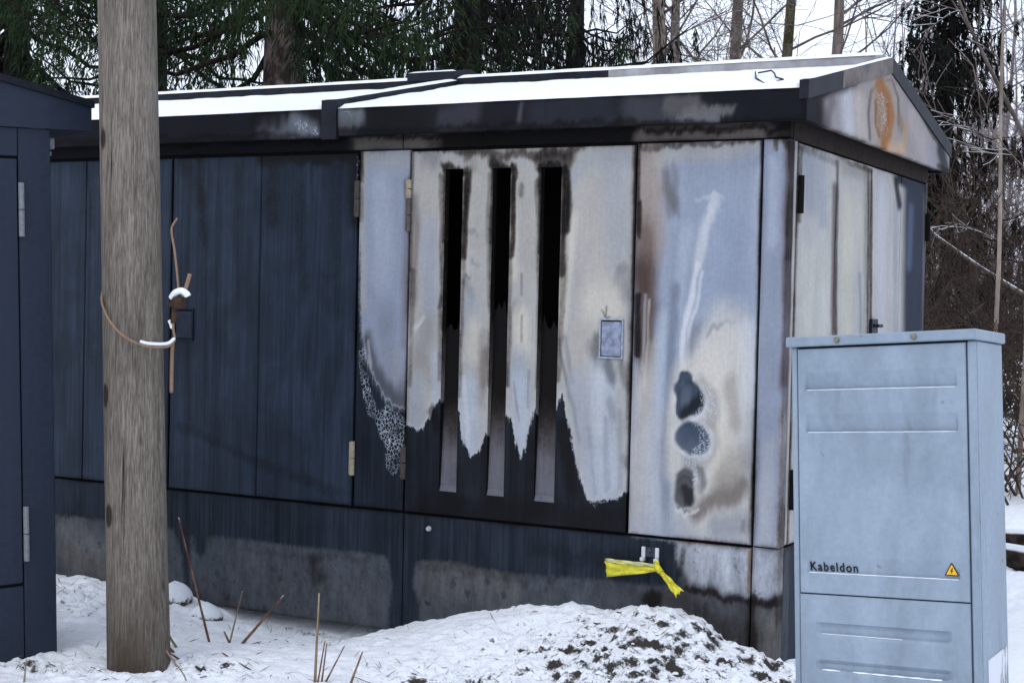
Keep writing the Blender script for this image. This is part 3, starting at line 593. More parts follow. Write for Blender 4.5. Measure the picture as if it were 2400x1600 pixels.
  soot=[(0.75, 26, 1, [(-2.457, 2.143), (-1.949, 2.14)]), (0.6, 26, 1, [(-1.971, 2.104), (-1.951, 1.843)]), (0.4, 30, 1, [(-2.408, 2.094), (-2.402, 1.844)]), (0.35, 24, 1, [(-2.925, 2.124), (-2.82, 1.925)]), (0.45, 16, 1, [(-2.824, 2.122), (-2.796, 1.767)]), (0.3, 14, 1, [(-2.6, 2.078), (-2.587, 1.495)]), (0.3, 30, 1, [(-2.06, 2.068), (-2.072, 1.618)]), (0.35, 12, 1, [(-2.88, 1.27), (-2.857, 0.892)]), (0.3, 20, 1, [(-2.268, 2.11), (-2.23, 1.502)]), (0.35, 18, 1, [(-2.923, 0.889), (-2.002, 0.641)]), (0.3, 8, 1, [(-3.533, 2.137), (-3.486, 1.848)]), (0.35, 5, 1, [(-3.5, 2.095), (-3.486, 0.648)]), (0.4, 20, 1, [(-2.916, 0.558), (-2.001, 0.566)])],
  crack=[(0.3, 6, 1, [(-1.954, 2.14), (-1.951, 2.029)])]),
}


def polydist(X, Z, pts, s):
    """distance (in units of s) from points to a polyline"""
    x = X/s[0]; z = Z/s[1]; d = np.full(x.shape, 1e9)
    p = [(a/s[0], b/s[1]) for a, b in pts]
    for (ax, az), (bx, bz) in zip(p[:-1], p[1:]):
        dx, dz = bx-ax, bz-az; L = dx*dx+dz*dz+1e-9
        t = np.clip(((x-ax)*dx+(z-az)*dz)/L, 0, 1)
        d = np.minimum(d, np.hypot(x-ax-t*dx, z-az-t*dz))
    return d
def inside(X, Z, poly):
    r = np.zeros(X.shape, bool); n = len(poly)
    for i in range(n):
        (x0, z0), (x1, z1) = poly[i], poly[(i+1) % n]
        c = ((z0 > Z) != (z1 > Z)) & (X < (x1-x0)*(Z-z0)/((z1-z0) if z1 != z0 else 1e-9)+x0)
        r ^= c
    return r
def fall(d, r, soft):
    t = np.clip((r*(1+.45*soft) - d)/(r*(.1+1.15*soft)), 0, 1); return t*t*(3-2*t)
def paint_fields(key, X, Z):
    P = PAINT[key]; s = P['s']; n = len(X)
    k = s[0]/.00195; wa = 1.0 if k < 2 else .35
    wx = X + wa*k*(.020*fbm(X/k*9, Z*5, 3, 4) + .010*fbm(X/k*45, Z*9, 5, 3)); wz = Z + wa*.06*fbm(X/k*14, Z*4, 9, 4) + wa*.03*fbm(X/k*70, Z*14, 19, 3)
    bare = np.tile(np.array(P['base']), (n, 1))
    cx_, cz_ = X+.3*(wx-X)+.004*fbm(X/k*60, Z*60, 33, 2), Z+.15*(wz-Z)+.006*fbm(X/k*70, Z*60, 35, 2)
    for c, o, r, sf, pts in P['st']:
        a = (o*fall(polydist(wx if sf > .45 else cx_, wz if sf > .45 else cz_, pts, s if sf < .75 or r < 8 else (s[0], s[1]*1.8)), r, sf))[:, None]; bare = bare*(1-a) + np.array(c)*a
    soot = np.zeros(n)
    for o, r, sf, pts in P['soot']: soot = np.maximum(soot, soot + (1-soot)*o*fall(polydist(wx, wz, pts, s), r, sf))
    crack = np.zeros(n)
    for o, r, sf, pts in P['crack']: crack = np.maximum(crack, o*fall(polydist(wx, wz, pts, s), r, sf))
    b = P['burn']
    if b == 'none': sd = np.full(n, -1.0)
    elif b is None or b == 'all': sd = np.full(n, 1.0)
    else:
        d = polydist(X, Z, b+[b[0]], (1, 1)); sd = np.where(inside(X, Z, b), d, -d)
    return bare*ALB, sd, soot, crack
def set_fields(o, key, X, Z, add=None):
    bare, sd, soot, crack = paint_fields(key, X, Z); me = o.data
    if add is not None: soot = 1-(1-soot)*(1-add)
    a = me.attributes.new('bare', 'FLOAT_COLOR', 'POINT'); a.data.foreach_set('color', np.c_[bare, np.ones(len(X))].astype(np.float32).ravel())
    for nm, v in (('sd', sd), ('soot', soot), ('crack', crack)):
        a = me.attributes.new(nm, 'FLOAT', 'POINT'); a.data.foreach_set('value', np.asarray(v, np.float32))

def lines(a, b, step, extra=()):
    ks = sorted(set([a, b]+[e for e in extra if a < e < b])); out = [a]
    for p, q in zip(ks[:-1], ks[1:]):
        m = max(1, int(round((q-p)/step))); out += [p+(q-p)*i/m for i in range(1, m+1)]
    return np.array(out)

def panel(name, root, key, mat, u0, u1, z0, z1, plane='F', pos=0.0, thick=.02, step=.008, grooves=(), holes=(), warp=0.0, hole_depth=.035, chamfer=.003, top=None, kind=None, dents=(), edge_dark=.75):
    """a metal sheet with real thickness; plane F faces -Y at y=pos, S faces +X at x=pos; holes are slots cut right through"""
    ex = []; ez = []
    for g in grooves: ex += [g-.006, g-.002, g+.002, g+.006]
    for h in holes: ex += [h[0], h[1]]; ez += [h[2], h[3]]
    us = lines(u0, u1, step, ex+[u0+chamfer, u1-chamfer]); zs = lines(z0, z1, step, ez+[z0+chamfer, z1-chamfer])
    U, Z = np.meshgrid(us, zs); nu, nz = len(us), len(zs)
    if top is not None:                       # sloped upper edge (gable)
        T = (Z-z0)/(z1-z0); Z = z0 + T*(top(U)-z0)
    D = np.zeros_like(U)
    for g in grooves: D = np.where(np.abs(U-g) < .003, .006, D)
    edge = np.minimum.reduce([U-u0, u1-U, Z-z0, (z1 if top is None else top(U))-Z]); D = np.where(edge < 1e-5, D+chamfer, D)
    if warp: D = D + warp*(fbm(U*3.1, Z*2.3, 40+int(abs(u0)*10), 3)) * np.clip(edge/.05, 0, 1)
    for du, dz, ru, rz_, dep in dents:
        q = np.clip(1-((U-du)/ru)**2-((Z-dz)/rz_)**2, 0, 1); D = D + dep*q**.6 - .004*np.exp(-((np.hypot((U-du)/ru, (Z-dz)/rz_)-1.15)/.18)**2)
    uu, zz, dd = U.ravel(), Z.ravel(), D.ravel()
    keep = []
    for j in range(nz-1):
        for i in range(nu-1):
            cu, cz = (us[i]+us[i+1])/2, (zs[j]+zs[j+1])/2
            if any(h[0] < cu < h[1] and h[2] < cz < h[3] for h in holes): continue
            q = (j*nu+i, j*nu+i+1, (j+1)*nu+i+1, (j+1)*nu+i); keep.append(q)
    N = len(uu)
    # rim going back
    rim = [i for i in range(nu)] + [j*nu+nu-1 for j in range(1, nz)] + [(nz-1)*nu+i for i in range(nu-2, -1, -1)] + [j*nu for j in range(nz-2, 0, -1)]
    vu = list(uu)+[uu[i] for i in rim]; vz = list(zz)+[zz[i] for i in rim]; vd = list(dd)+[thick]*len(rim)
    M = len(rim)
    for k in range(M): keep.append((rim[k], N+k, N+(k+1) % M, rim[(k+1) % M]))
    base = N+M
    for h in holes:                          # slot walls
        cs = [(h[0],h[2]),(h[1],h[2]),(h[1],h[3]),(h[0],h[3])]
        for k in range(4):
            (a, b), (c, d) = cs[k], cs[(k+1) % 4]; b0 = len(vu)
            m = 12 if abs(d-b) > .3 else 2
            for r in range(m+1):
                t = r/m
                for dep in (0.0, hole_depth): vu.append(a+(c-a)*t); vz.append(b+(d-b)*t); vd.append(dep)
            for r in range(m): keep.append((b0+2*r, b0+2*r+2, b0+2*r+3, b0+2*r+1))
    vu, vz, vd = map(np.array, (vu, vz, vd))
    V = np.c_[vu, pos+vd, vz] if plane == 'F' else np.c_[pos-vd, vu, vz]
    mb = MB(); mb.add(V, keep)
    o = mb.build(name, mat, root)
    ed = np.r_[edge.ravel(), np.zeros(len(vu)-N)]; nzv = np.clip(.55+1.6*fbm(vu*6, vz*3, 71, 3), 0, 1)
    add = edge_dark*np.exp(-ed/.013)*nzv  # panels darken towards their edges, broken up by noise
    if holes: add[base:] = np.clip((vz[base:]-1.15)/.3, .45, 1)      # slot walls, blackened towards the top
    set_fields(o, key, vu, vz, add)
    if kind: o['kind'] = kind
    return o

# ================================================================== materials
BLUE = lin(50, 58, 78)
M_blue = mat_scorch('blue_paint', lin(38, 48, 62), .01, streak=.7)
M_scorch_soft = mat_scorch('scorched_paint_soft', lin(27, 33, 43), .02)
M_scorch = mat_scorch('scorched_paint', lin(23, 27, 34), .0045)
M_melt = mat_scorch('melted_paint', lin(30, 33, 42), .0045, speckle=True)
M_ash = mat_scorch('ash_metal', lin(30, 33, 42), .0045)
M_plinth = mat_scorch('painted_concrete', lin(33, 40, 50), .014, concrete=True, streak=1.0, rough_paint=.7, fur=.012)
M_fascia = mat_scorch('scorched_fascia', lin(40, 44, 54), .006)
M_soot = flat('soot_black', (.006, .0055, .006), .9, .3)
M_inner = flat('dark_interior', (.004, .0035, .0035), .95, .3)  # near-black: the unlit inside behind the slots is put into the colour
M_dark = flat('dark_metal', lin(28, 31, 40), .5, .2)
M_snow_roof = None

def mat_snow(name):
    m = NM(name, .6, .2)
    n = m.noise((14, 14, 14), 3)
    m.color(m.mix(n, (.80, .83, .88), (.90, .92, .95)))
    m.bump(m.noise((60, 60, 60), 5, .7), .35, .006)
    m.b.inputs['Subsurface Weight'].default_value = 0.0
    return m.m
M_snow = mat_snow('snow')

# ================================================================== ground
def base_height(x, y):
    fx = [-60, -4.2, -3.64, -3.2, -2.97, -2.75, -2.56, -2.2, -1.86, -1.7, -1.35, -1.05, -.75, -.42, -.30, -.2, .02, .1, .5, 60]
    fz = [.12, .12, .12, .13, .13, .08, .030, .020, .028, .10, .20, .265, .29, .325, .30, .22, .15, .138, .10, .10]
    w = np.interp(x, fx, fz)
    front = np.exp(-(np.minimum(y, 0)/.42)**2) * np.where(y > 0, np.exp(-(y/.25)**2), 1)
    g = .10 - .06*np.clip((-1.2-y)/1.5, 0, 1)
    g = g - .12*np.clip((x-.1)/.8, 0, 1)*np.clip((-.8-y)/.8, 0, 1)
    far = np.clip((np.hypot(x, y-2)-7)/30, 0, 1)
    g = g + far*.6*(fbm(x*.06, y*.06, 77, 3)) + np.clip((np.hypot(x, y)-30)/100, 0, 1)*3
    return g + (w-.10)*front
def dirt_amount(x, y):
    a = np.exp(-((x+.42)/.68)**2 - ((y+.45)/.46)**2)*.92
    a = np.maximum(a, .95*np.exp(-((x-.02)/.30)**2 - ((y+.2)/.4)**2))
    a = np.maximum(a, .9*np.exp(-((x+1.0)/.42)**2 - ((y+.72)/.14)**2))
    a = np.maximum(a, .85*np.exp(-((x+1.95)/.30)**2 - ((y+1.05)/.18)**2))
    a = np.maximum(a, .85*np.exp(-((x+2.45)/.5)**2 - ((y+1.36)/.12)**2))
    a = np.maximum(a, .5*np.exp(-((x+3.2)/.45)**2 - ((y+.4)/.40)**2))
    a = np.maximum(a, .9*np.exp(-((x-.15)/.9)**2 - ((y-4.1)/.9)**2))
    a = np.maximum(a, 1.0*np.exp(-((x+.2)/1.5)**2 - ((y-7.5)/2.2)**2))
    return np.maximum(a, .12)
def ground_height(x, y):
    b = base_height(x, y); d = dirt_amount(x, y)
    near = np.exp(-(np.maximum(0, np.hypot(x+1.4, y+.6)-4)/3)**2)
    wx = x + .03*fbm(x*9, y*9, 81, 2); wy = y + .03*fbm(x*9, y*9, 83, 2)
    l1 = fbm(x*2.2, y*2.2, 21, 3)*.055 + fbm(x*8, y*8, 31, 3)*(.022+.06*d)
    cl = fbm(wx*17, wy*24, 51, 4, .62); cl2 = np.abs(fbm(wx*28, wy*42, 61, 3, .65))
    b = b - .045*np.exp(-((x+2.2)/.42)**4 - (y/.05)**2)
    return b + near*(l1*(.5+.7*d) + cl*(.020+.070*d) - cl2*.085*d - .012*cl2)
def gl(a, b, s): return list(np.arange(a, b, s))
gx = [-400,-250,-150,-90,-60,-40,-28,-20,-14,-10,-7.5,-6,-5.2,-4.7] + gl(-4.4, .55, .0125) + gl(.55, 1.6, .04) + [1.8,2.1,2.6,3.2,4,5.5,8,12,18,28,45,80,150,400]
gy = [-60,-30,-16,-10,-7,-5,-4,-3.3,-2.8,-2.4] + gl(-2.1, .06, .0125) + gl(.06, 1.0, .07) + gl(1.0, 7.0, .06) + [7.2,7.6,8.2,9,10,11.5,13.5,16,19,23,28,35,45,60,85,120,180,280,450]
GX, GY = np.meshgrid(np.array(gx), np.array(gy))
GZ = ground_height(GX, GY)
nxg, nyg = len(gx), len(gy)
ii = (np.arange(nyg-1)[:, None]*nxg + np.arange(nxg-1)[None]).ravel()
gf = np.c_[ii, ii+1, ii+nxg+1, ii+nxg]
gme = bpy.data.meshes.new('ground')
gme.from_pydata(np.c_[GX.ravel(), GY.ravel(), GZ.ravel()].tolist(), [], gf.tolist())
gme.shade_smooth()
at = gme.attributes.new('dirt', 'FLOAT', 'POINT'); at.data.foreach_set('value', dirt_amount(GX, GY).ravel().astype(np.float32))
m = NM('snowy_soil', .75, .2)
nz = m.normal_z()
f1 = m.noise((20, 30, 30), 4, .65, .4); f2 = m.noise((80, 110, 110), 3, .65); f3 = m.noise((7, 7, 7), 2, .6)
dv = m.attr('dirt')
e = m.math('MULTIPLY', m.math('SUBTRACT', 1.0, nz), 2.2)             # steep sides lose the thin snow
e = m.math('ADD', e, m.math('MULTIPLY', m.math('SUBTRACT', f1, .5), .75))
e = m.math('ADD', e, m.math('MULTIPLY', m.math('SUBTRACT', f2, .5), 1.0))
e = m.math('ADD', e, m.math('MULTIPLY', m.math('SUBTRACT', f3, .5), .3))
e = m.math('ADD', e, m.math('MULTIPLY', m.math('SUBTRACT', dv, .42), .30))
bareg = m.ramp(e, .36, .80)
spk = m.math('MULTIPLY', m.ramp(m.noise((60, 95, 95), 3, .7), .60, .70), m.ramp(m.math('ADD', dv, m.math('MULTIPLY', m.math('SUBTRACT', f3, .5), 1.6)), .05, .55), True)
bareg = m.math('MAXIMUM', bareg, m.math('MULTIPLY', spk, .75))
soil = m.mix(f2, (.016, .013, .012), (.060, .050, .044))
soil = m.mix(m.ramp(f3, .4, .6), soil, (.040, .033, .027))
snowc = m.mix(f1, (.78, .81, .87), (.90, .92, .95))
m.color(m.mix(bareg, snowc, soil))
m.rough(.8)
m.bump(f2, .6, .008)
gme.materials.append(m.m)
ground = bpy.data.objects.new('ground', gme); col.objects.link(ground); ground['kind'] = 'structure'

# ================================================================== transformer kiosk
kiosk = thing('transformer_kiosk', 'long dark blue metal kiosk with fire-scorched right end and snow on its gabled roof', 'kiosk', (-2.3, 1.1, .07))
ZB, ZT = .60, 2.15
XA, XB, XC, XD, XE, XF, XG = -3.521, -2.986, -2.470, -1.945, -1.680, -.630, -.107
LEFT = -5.4
W = 2.21
G = .0055
slots = [(-1.504, -1.418, .700, 2.064), (-1.274, -1.190, .700, 2.064), (-1.050, -.956, .694, 2.063)]
PY = -.012
panel('door', kiosk, 'blue', M_blue, LEFT+.5, XB-G, ZB, ZT-.008, pos=PY, step=.02, grooves=(XA,-4.4))
d_blue = panel('door', kiosk, 'blue', M_blue, XB+G, XD-G, ZB, ZT-.008, pos=PY, step=.014, grooves=(XC,))
panel('wall_panel', kiosk, 'DE', M_scorch_soft, XD+G, XE-G, ZB, ZT, pos=PY+.004, step=.007, warp=.006)
d_burnt = panel('door', kiosk, 'door', M_scorch, XE+G, XF-G, ZB, ZT-.008, pos=PY, step=.0065, holes=slots, warp=.006)
d_burnt['label'] = 'scorched ventilated door with three vertical slots'
panel('wall_panel', kiosk, 'FG', M_melt, XF+G, XG-G, ZB, ZT-.002, pos=PY+.003, step=.006, warp=.010, dents=[(-0.374, 1.142, 0.052, 0.075, 0.012), (-0.362, 0.993, 0.06, 0.062, 0.009), (-0.387, 0.787, 0.036, 0.058, 0.008)])
panel('corner_post', kiosk, 'post', M_ash, XG+G, 0.0, ZB-.002, ZT, pos=PY, thick=.06, step=.01)
# plinth pieces
panel('plinth', kiosk, 'plinth', M_plinth, LEFT, XE-.002, .075, ZB-.012, pos=-.005, thick=.06, step=.012)
panel('plinth', kiosk, 'plinth', M_plinth, XE+.002, XG-.003, .075, ZB-.012, pos=-.005, thick=.06, step=.008, warp=.004)
panel('plinth', kiosk, 'plinth', M_plinth, XG+.003, 0.0, .075, ZB-.006, pos=-.008, thick=.06, step=.01)
# header band under the eaves
panel('header', kiosk, 'head', M_fascia, LEFT, XE-.05, ZT+.006, 2.235, pos=.0, thick=.03, step=.015)
panel('header', kiosk, 'head', M_fascia, XE-.046, .0, ZT+.006, 2.235, pos=.0, thick=.03, step=.012)
# frame and interior behind the panels (dark gaps between panels look into this)
mb = MB()
mb.box((LEFT, .012, .5), (XE+.03, .04, 2.21)); mb.box((XF-.03, .012, .5), (-.062, .04, 2.21))
mb.box((XE+.031, .014, .5), (XF-.031, .04, ZB+.05)); mb.box((XE+.031, .014, 2.10), (XF-.031, .04, 2.21))
mb.build('frame', M_soot, kiosk)
mb = MB(); mb.box((-1.75, .40, .55), (-.56, .42, 2.2)); mb.box((-1.77,.05,.55), (-1.75,.4,2.2)); mb.box((-.58,.05,.55), (-.56,.4,2.2)); mb.build('inner_lining', M_inner, kiosk)
mb = MB(); mb.box((LEFT, .25, -.1), (-.25, W-.2, .074)); mb.box((LEFT, .06, .076), (-.06, W-.06, .2)); mb.build('foundation', flat('foundation_concrete', (.05,.05,.05), .9), kiosk)
mb = MB(); mb.box((LEFT-.02, 0.0, .075), (LEFT-.001, W, 2.23)); mb.box((LEFT, W-.03, .075), (0, W, 2.23)); mb.build('rear_wall', M_dark, kiosk)

# sloping scoops inside the ventilation slots: flush at the foot, deep and open at the top
def scoop_fields(o, vx, vz, zt):
    n = len(vx); t = np.clip((vz-.7)/(zt-.7), 0, 1)
    c = np.array(lin(108, 110, 118))[None]*(1-t[:, None]) + np.array(lin(84, 72, 64))[None]*t[:, None]
    a = o.data.attributes.new('bare', 'FLOAT_COLOR', 'POINT'); a.data.foreach_set('color', np.c_[c, np.ones(n)].astype(np.float32).ravel())
    for nm, v in (('sd', np.ones(n)), ('soot', np.clip(.34+(t-.25)/.55, .28, 1.1)**1.2*1.1), ('crack', np.zeros(n))):
        q = o.data.attributes.new(nm, 'FLOAT', 'POINT'); q.data.foreach_set('value', np.asarray(v, np.float32))
for k, (a, b, c, d) in enumerate(slots):
    zt = (1.40, 1.47, 1.42)[k]
    zs = np.linspace(c+.03, zt, 40); us = np.linspace(a-.004, b+.004, 8)
    U, Z = np.meshgrid(us, zs); T = (Z-c-.03)/(zt-c-.03)
    D = PY+.014 + .024*T**.8
    mbs = MB(); nu = 8
    rag = Z.copy(); rag[-1] += (rng.random(8)-.5)*.10; rag[-2] += (rng.random(8)-.5)*.04
    mbs.add(np.c_[U.ravel(), D.ravel(), rag.ravel()], [(j*nu+i, j*nu+i+1, (j+1)*nu+i+1, (j+1)*nu+i) for j in range(39) for i in range(7)])
    n0 = mbs.n
    mbs.add([(a-.004, PY+.004, c-.002), (b+.004, PY+.004, c-.002), (b+.004, PY+.0165, c+.031), (a-.004, PY+.0165, c+.031)], [(0,1,2,3)])
    o = mbs.build('vent_scoop', M_ash, d_burnt)
    v = mbs.verts(); scoop_fields(o, v[:, 0], v[:, 2], zt)

# hinges
M_hinge = flat('hinge_metal', lin(150, 140, 120), .55, .2, 60)
M_hinge_d = flat('hinge_dark', lin(70, 64, 58), .6, .25, 60)
def hinge(x, z0, z1, mat, root=kiosk, y=-.017, w=.011):
    mb = MB(); zm = (z0+z1)/2
    mb.tube([(x, y, z0), (x, y, zm-.002)], w, 10); mb.tube([(x, y, zm+.002), (x, y, z1)], w, 10)
    mb.box((x-.018, y+.001, z0+.004), (x-.002, y+.016, z1-.004))
    return mb.build('hinge', mat, root, smooth=False)
hinge(XD, 1.864, 2.022, M_hinge_d); hinge(XD, .735, .883, M_hinge)
hinge(XE, 1.943, 2.022, M_hinge); hinge(XE, 1.80, 1.94, flat('hinge_soot', lin(86,82,80), .7), w=.009); hinge(XE, .738, .876, M_hinge_d)
# lock flaps
def lock(x0, x1, z0, z1, mat, parent, y=PY):
    mb = MB(); t = .006
    mb.box((x0, y-.008, z0), (x0+t, y-.0005, z1)); mb.box((x1-t, y-.008, z0), (x1, y-.0005, z1))
    mb.box((x0+t, y-.008, z0), (x1-t, y-.0005, z0+t)); mb.box((x0+t, y-.008, z1-t), (x1-t, y-.0005, z1))
    o = mb.build('lock_frame', mat[0], parent)
    mb = MB(); mb.box((x0+t+.003, y-.005, z0+t+.003), (x1-t-.003, y-.0006, z1-t-.006), .0015); mb.build('lock_flap', mat[1], parent)
    mb = MB(); mb.box((x0+t, y-.0012, z0+t), (x1-t, y-.0004, z1-t)); mb.build('lock_recess', M_soot, parent)
lock(-.768, -.664, 1.293, 1.452, (flat('lock_ash', lin(150,156,170), .7, .3, 50), flat('lock_ash_flap', lin(128,136,154), .7, .35, 40)), d_burnt)
lock(-2.957, -2.846, 1.295, 1.443, (flat('lock_blue', lin(26,31,42), .5), flat('lock_blue_flap', lin(36,43,58), .5, .2)), d_blue)
# plinth bolt, tether bracket
mb = MB(); mb.tube([(-1.552, -.003, .534), (-1.552, -.016, .534)], [.012, .009], 10); mb.build('bolt', flat('bolt_zinc', lin(170,172,176), .5), kiosk)
M_brk = flat('bracket_white', lin(206,208,212), .5, .15)
for x in (-.555, -.497):
    mb = MB(); mb.box((x-.008, -.030, .497), (x+.008, -.0065, .512), .002); mb.box((x-.008, -.014, .5121), (x+.008, -.0066, .553), .002); mb.build('bracket_arm', M_brk, kiosk)
mb = MB(); mb.tube([(-.526, -.006, .543), (-.526, -.022, .543)], [.011, .008], 8); mb.box((-.545,-.010,.515), (-.507,-.0062,.552)); mb.build('bracket_bolt', flat('bracket_dark', lin(60,66,78), .5, .3), kiosk)

# ---- side wall (faces +X)
panel('door', kiosk, 'side', M_ash, .095, 1.138, ZB, ZT-.006, plane='S', pos=.004, step=.011, grooves=(.612,), warp=.012)
panel('door', kiosk, 'side', M_ash, 1.150, 2.188, ZB, ZT-.006, plane='S', pos=.002, step=.013, grooves=(1.681,), warp=.008)
panel('corner_post', kiosk, 'side', M_fascia, .052, .089, ZB, ZT, plane='S', pos=.0, step=.012, thick=.05)
panel('plinth', kiosk, 'plinth', M_plinth, .055, W, .075, ZB-.01, plane='S', pos=.0, thick=.05, step=.03)
mb = MB(); mb.box((-.04, .06, .5), (-.02, W-.01, 2.21)); mb.build('frame', M_soot, kiosk)
M_rustbrown = flat('scorched_brown', lin(34, 24, 20), .8, .5, 22)
mb = MB(); mb.box((-.03, .031, ZT+.002), (.003, W-.004, 2.235), .002); mb.build('header', M_rustbrown, kiosk)
def hinge_s(y, z0, z1):
    mb = MB(); mb.tube([(.014, y, z0), (.014, y, z1)], .012, 10); mb.box((.0045, y-.012, z0+.004), (.012, y+.03, z1-.004)); mb.build('hinge', M_soot, kiosk)
hinge_s(.10, 1.875, 2.02); hinge_s(.10, .735, .889); hinge_s(2.19, 1.86, 2.0)
mb = MB(); mb.box((.0045, 1.17, 1.40), (.018, 1.27, 1.47), .002); mb.tube([(.018,1.2,1.44),(.035,1.2,1.44),(.035,1.27,1.44)], .008, 6); mb.build('handle', M_dark, kiosk)

# ---- roof
YE, ZE0, ZE1, YR, ZR = -.091, 2.209, 2.327, 1.105, 2.585
KS = (ZR-ZE1)/(YR-YE)
XR = .086
XJ0, XJ1 = -2.09, -2.01
roofz = lambda y: ZE1 + (y-YE)*KS if y <= YR else ZE1 + (2*YR-y-YE)*KS
roofzv = lambda y: np.where(y <= YR, ZE1+(y-YE)*KS, ZE1+(2*YR-y-YE)*KS)
panel('fascia', kiosk, 'fascia', M_fascia, LEFT-.1, XJ0-.0005, ZE0-.006, ZE1, pos=YE, thick=.02, step=.014)
o = panel('fascia', kiosk, 'fascia', M_fascia, XJ1+.0005, XR-.001, ZE0, ZE1, pos=YE+.001, thick=.02, step=.010, warp=.012)
def roof_slab(name, x0, x1, mat, th=.015):
    ys = [YE+.02, YR, 2*YR-YE]; v = []; f = []
    for x in (x0, x1):
        for y in ys: v.append((x, y, roofz(y)-.002))
        for y in ys: v.append((x, y, roofz(y)-.002-th))
    f = [(0,6,7,1),(1,7,8,2),(3,4,10,9),(4,5,11,10),(0,3,9,6),(2,8,11,5),(0,1,4,3),(1,2,5,4),(6,9,10,7),(7,10,11,8)]
    mb = MB(); mb.add(v, f); return mb.build(name, mat, kiosk)
roof_slab('roof_sheet', LEFT-.1, XJ0, M_dark); roof_slab('roof_sheet', XJ1, XR-.022, M_dark)
mb = MB(); mb.box((LEFT-.1, 2*YR-YE-.018, ZE0), (XR-.001, 2*YR-YE, ZE1-.004)); mb.build('fascia', M_dark, kiosk)
mb = MB(); mb.box((LEFT, YE+.021, ZE0+.012), (XR-.022, .0, ZE0+.02)); mb.box((.004, .001, ZE0+.0125), (XR-.022, 2*YR-YE-.02, ZE0+.0205)); mb.build('soffit', M_soot, kiosk)
# gable plate with rake trim
panel('gable', kiosk, 'gable', M_ash, YE+.001, 2*YR-YE-.001, ZE0, 2.585, plane='S', pos=XR, thick=.02, step=.012, top=lambda y: roofzv(y)-.004, warp=.008)
def strip_rake(name, y0, y1, x0, x1, h0, h1, mat):
    mb = MB(); v = []
    for y in (y0, y1):
        for x in (x0, x1):
            for h in (h0, h1): v.append((x, y, roofz(y)+h))
    mb.add(v, [(0,1,3,2),(4,6,7,5),(0,4,5,1),(2,3,7,6),(1,5,7,3),(0,2,6,4)]); return mb.build(name, mat, kiosk)
M_trim = flat('rake_trim', lin(104, 97, 94), .7, .5, 9)
M_trim_d = flat('rake_trim_dark', lin(30, 32, 40), .6, .35, 12)
strip_rake('rake_trim', YE-.004, .35, XR-.028, XR+.008, -.040, .030, M_trim_d)
strip_rake('rake_trim', .352, YR, XR-.028, XR+.008, -.040, .030, M_trim)
strip_rake('rake_trim', YR+.001, 2*YR-YE+.004, XR-.028, XR+.008, -.040, .030, M_trim_d)
# joint cap between the two roof modules, ridge caps, ridge joint
M_cap_ash = flat('ridge_cap_ash', lin(150, 148, 150), .75, .45, 7)
strip_rake('joint_cap', YE-.004, YR-.14, XJ0, XJ1, -.03, .040, M_trim_d)
mb = MB(); mb.box((XJ0, YE-.006, ZE0-.012), (XJ1, YE+.018, ZE1-.005)); mb.build('joint_cap', M_trim_d, kiosk)
def ridge(x0, x1, mat):
    mb = MB(); v = []
    yo = .16
    prof = [(-yo, roofz(YR-yo)-.003), (-yo, roofz(YR-yo)+.050), (0, ZR+.046), (yo, roofz(YR-yo)+.050), (yo, roofz(YR-yo)-.003)]
    for x in (x0, x1):
        for a, z in prof: v.append((x, YR+a, z))
    mb.add(v, [(i, i+5, i+6, i+1) for i in range(4)] + [(0,1,2,3,4), (9,8,7,6,5)]); return mb.build('ridge_cap', mat, kiosk)
ridge(LEFT-.1, XJ0-.06, M_trim_d); ridge(XJ0-.059, -1.2, M_trim_d); ridge(-1.199, XR-.03, M_cap_ash)
mb = MB(); v = []
for x in (-2.30, -2.03):
    for a, z in ((-.17, roofz(YR-.17)+.048), (-.17, roofz(YR-.17)+.088), (0, ZR+.082), (.17, roofz(YR-.17)+.088), (.17, roofz(YR-.17)+.048)): v.append((x, YR+a, z))
mb.add(v, [(i, i+5, i+6, i+1) for i in range(4)] + [(0,1,2,3,4), (9,8,7,6,5), (4,9,5,0)]); mb.build('ridge_joint', M_trim_d, kiosk)
# snow lying on the roof
def snow_sheet(name, x0, x1, y0, y1, base, th, nx, ny, seed):
    xs = np.linspace(x0, x1, nx); ys = np.linspace(y0, y1, ny); X, Y = np.meshgrid(xs, ys)
    ed = np.minimum.reduce([X-x0, x1-X, Y-y0, y1-Y]); t = th*np.clip(ed/.02, 0, 1)**.5*(1+.5*fbm(X*9, Y*9, seed, 4)) 
    jx = .004*fbm(X*23, Y*23, seed+1, 2)
    Zt = base(Y) + np.where(ed < 1e-6, .0005, t)
    fr = np.clip(1-(Y-y0)/.05, 0, 1); Y = Y - fr*(.006+.016*fbm(X*5+seed, X*0, seed+3, 4)); Zt = Zt + fr*(ed > 1e-6)*.006*fbm(X*11, Y*4, seed+5, 3)
    mb = MB(); mb.add(np.c_[(X+0*jx).ravel(), (Y+jx).ravel(), Zt.ravel()], [(j*nx+i, j*nx+i+1, (j+1)*nx+i+1, (j+1)*nx+i) for j in range(ny-1) for i in range(nx-1)])
    o = mb.build(name, M_snow, kiosk, smooth=True); return o
snow_sheet('roof_snow', LEFT-.08, XJ0-.002, YE+.004, YR-.163, lambda y: roofzv(y), .018, 160, 40, 201)
snow_sheet('roof_snow', XJ1+.002, XR-.03, YE+.004, YR-.163, lambda y: roofzv(y), .018, 200, 50, 202)
for x0, x1 in ((LEFT-.08, XJ0-.08), (-2.02, XR-.03)):
    snow_sheet('ridge_snow', x0, x1, YR-.158, YR-.002, lambda y: roofz(YR-.16)+.050+(y-YR+.16)/.16*(ZR-.004-roofz(YR-.16)), .012, 160, 8, 203)
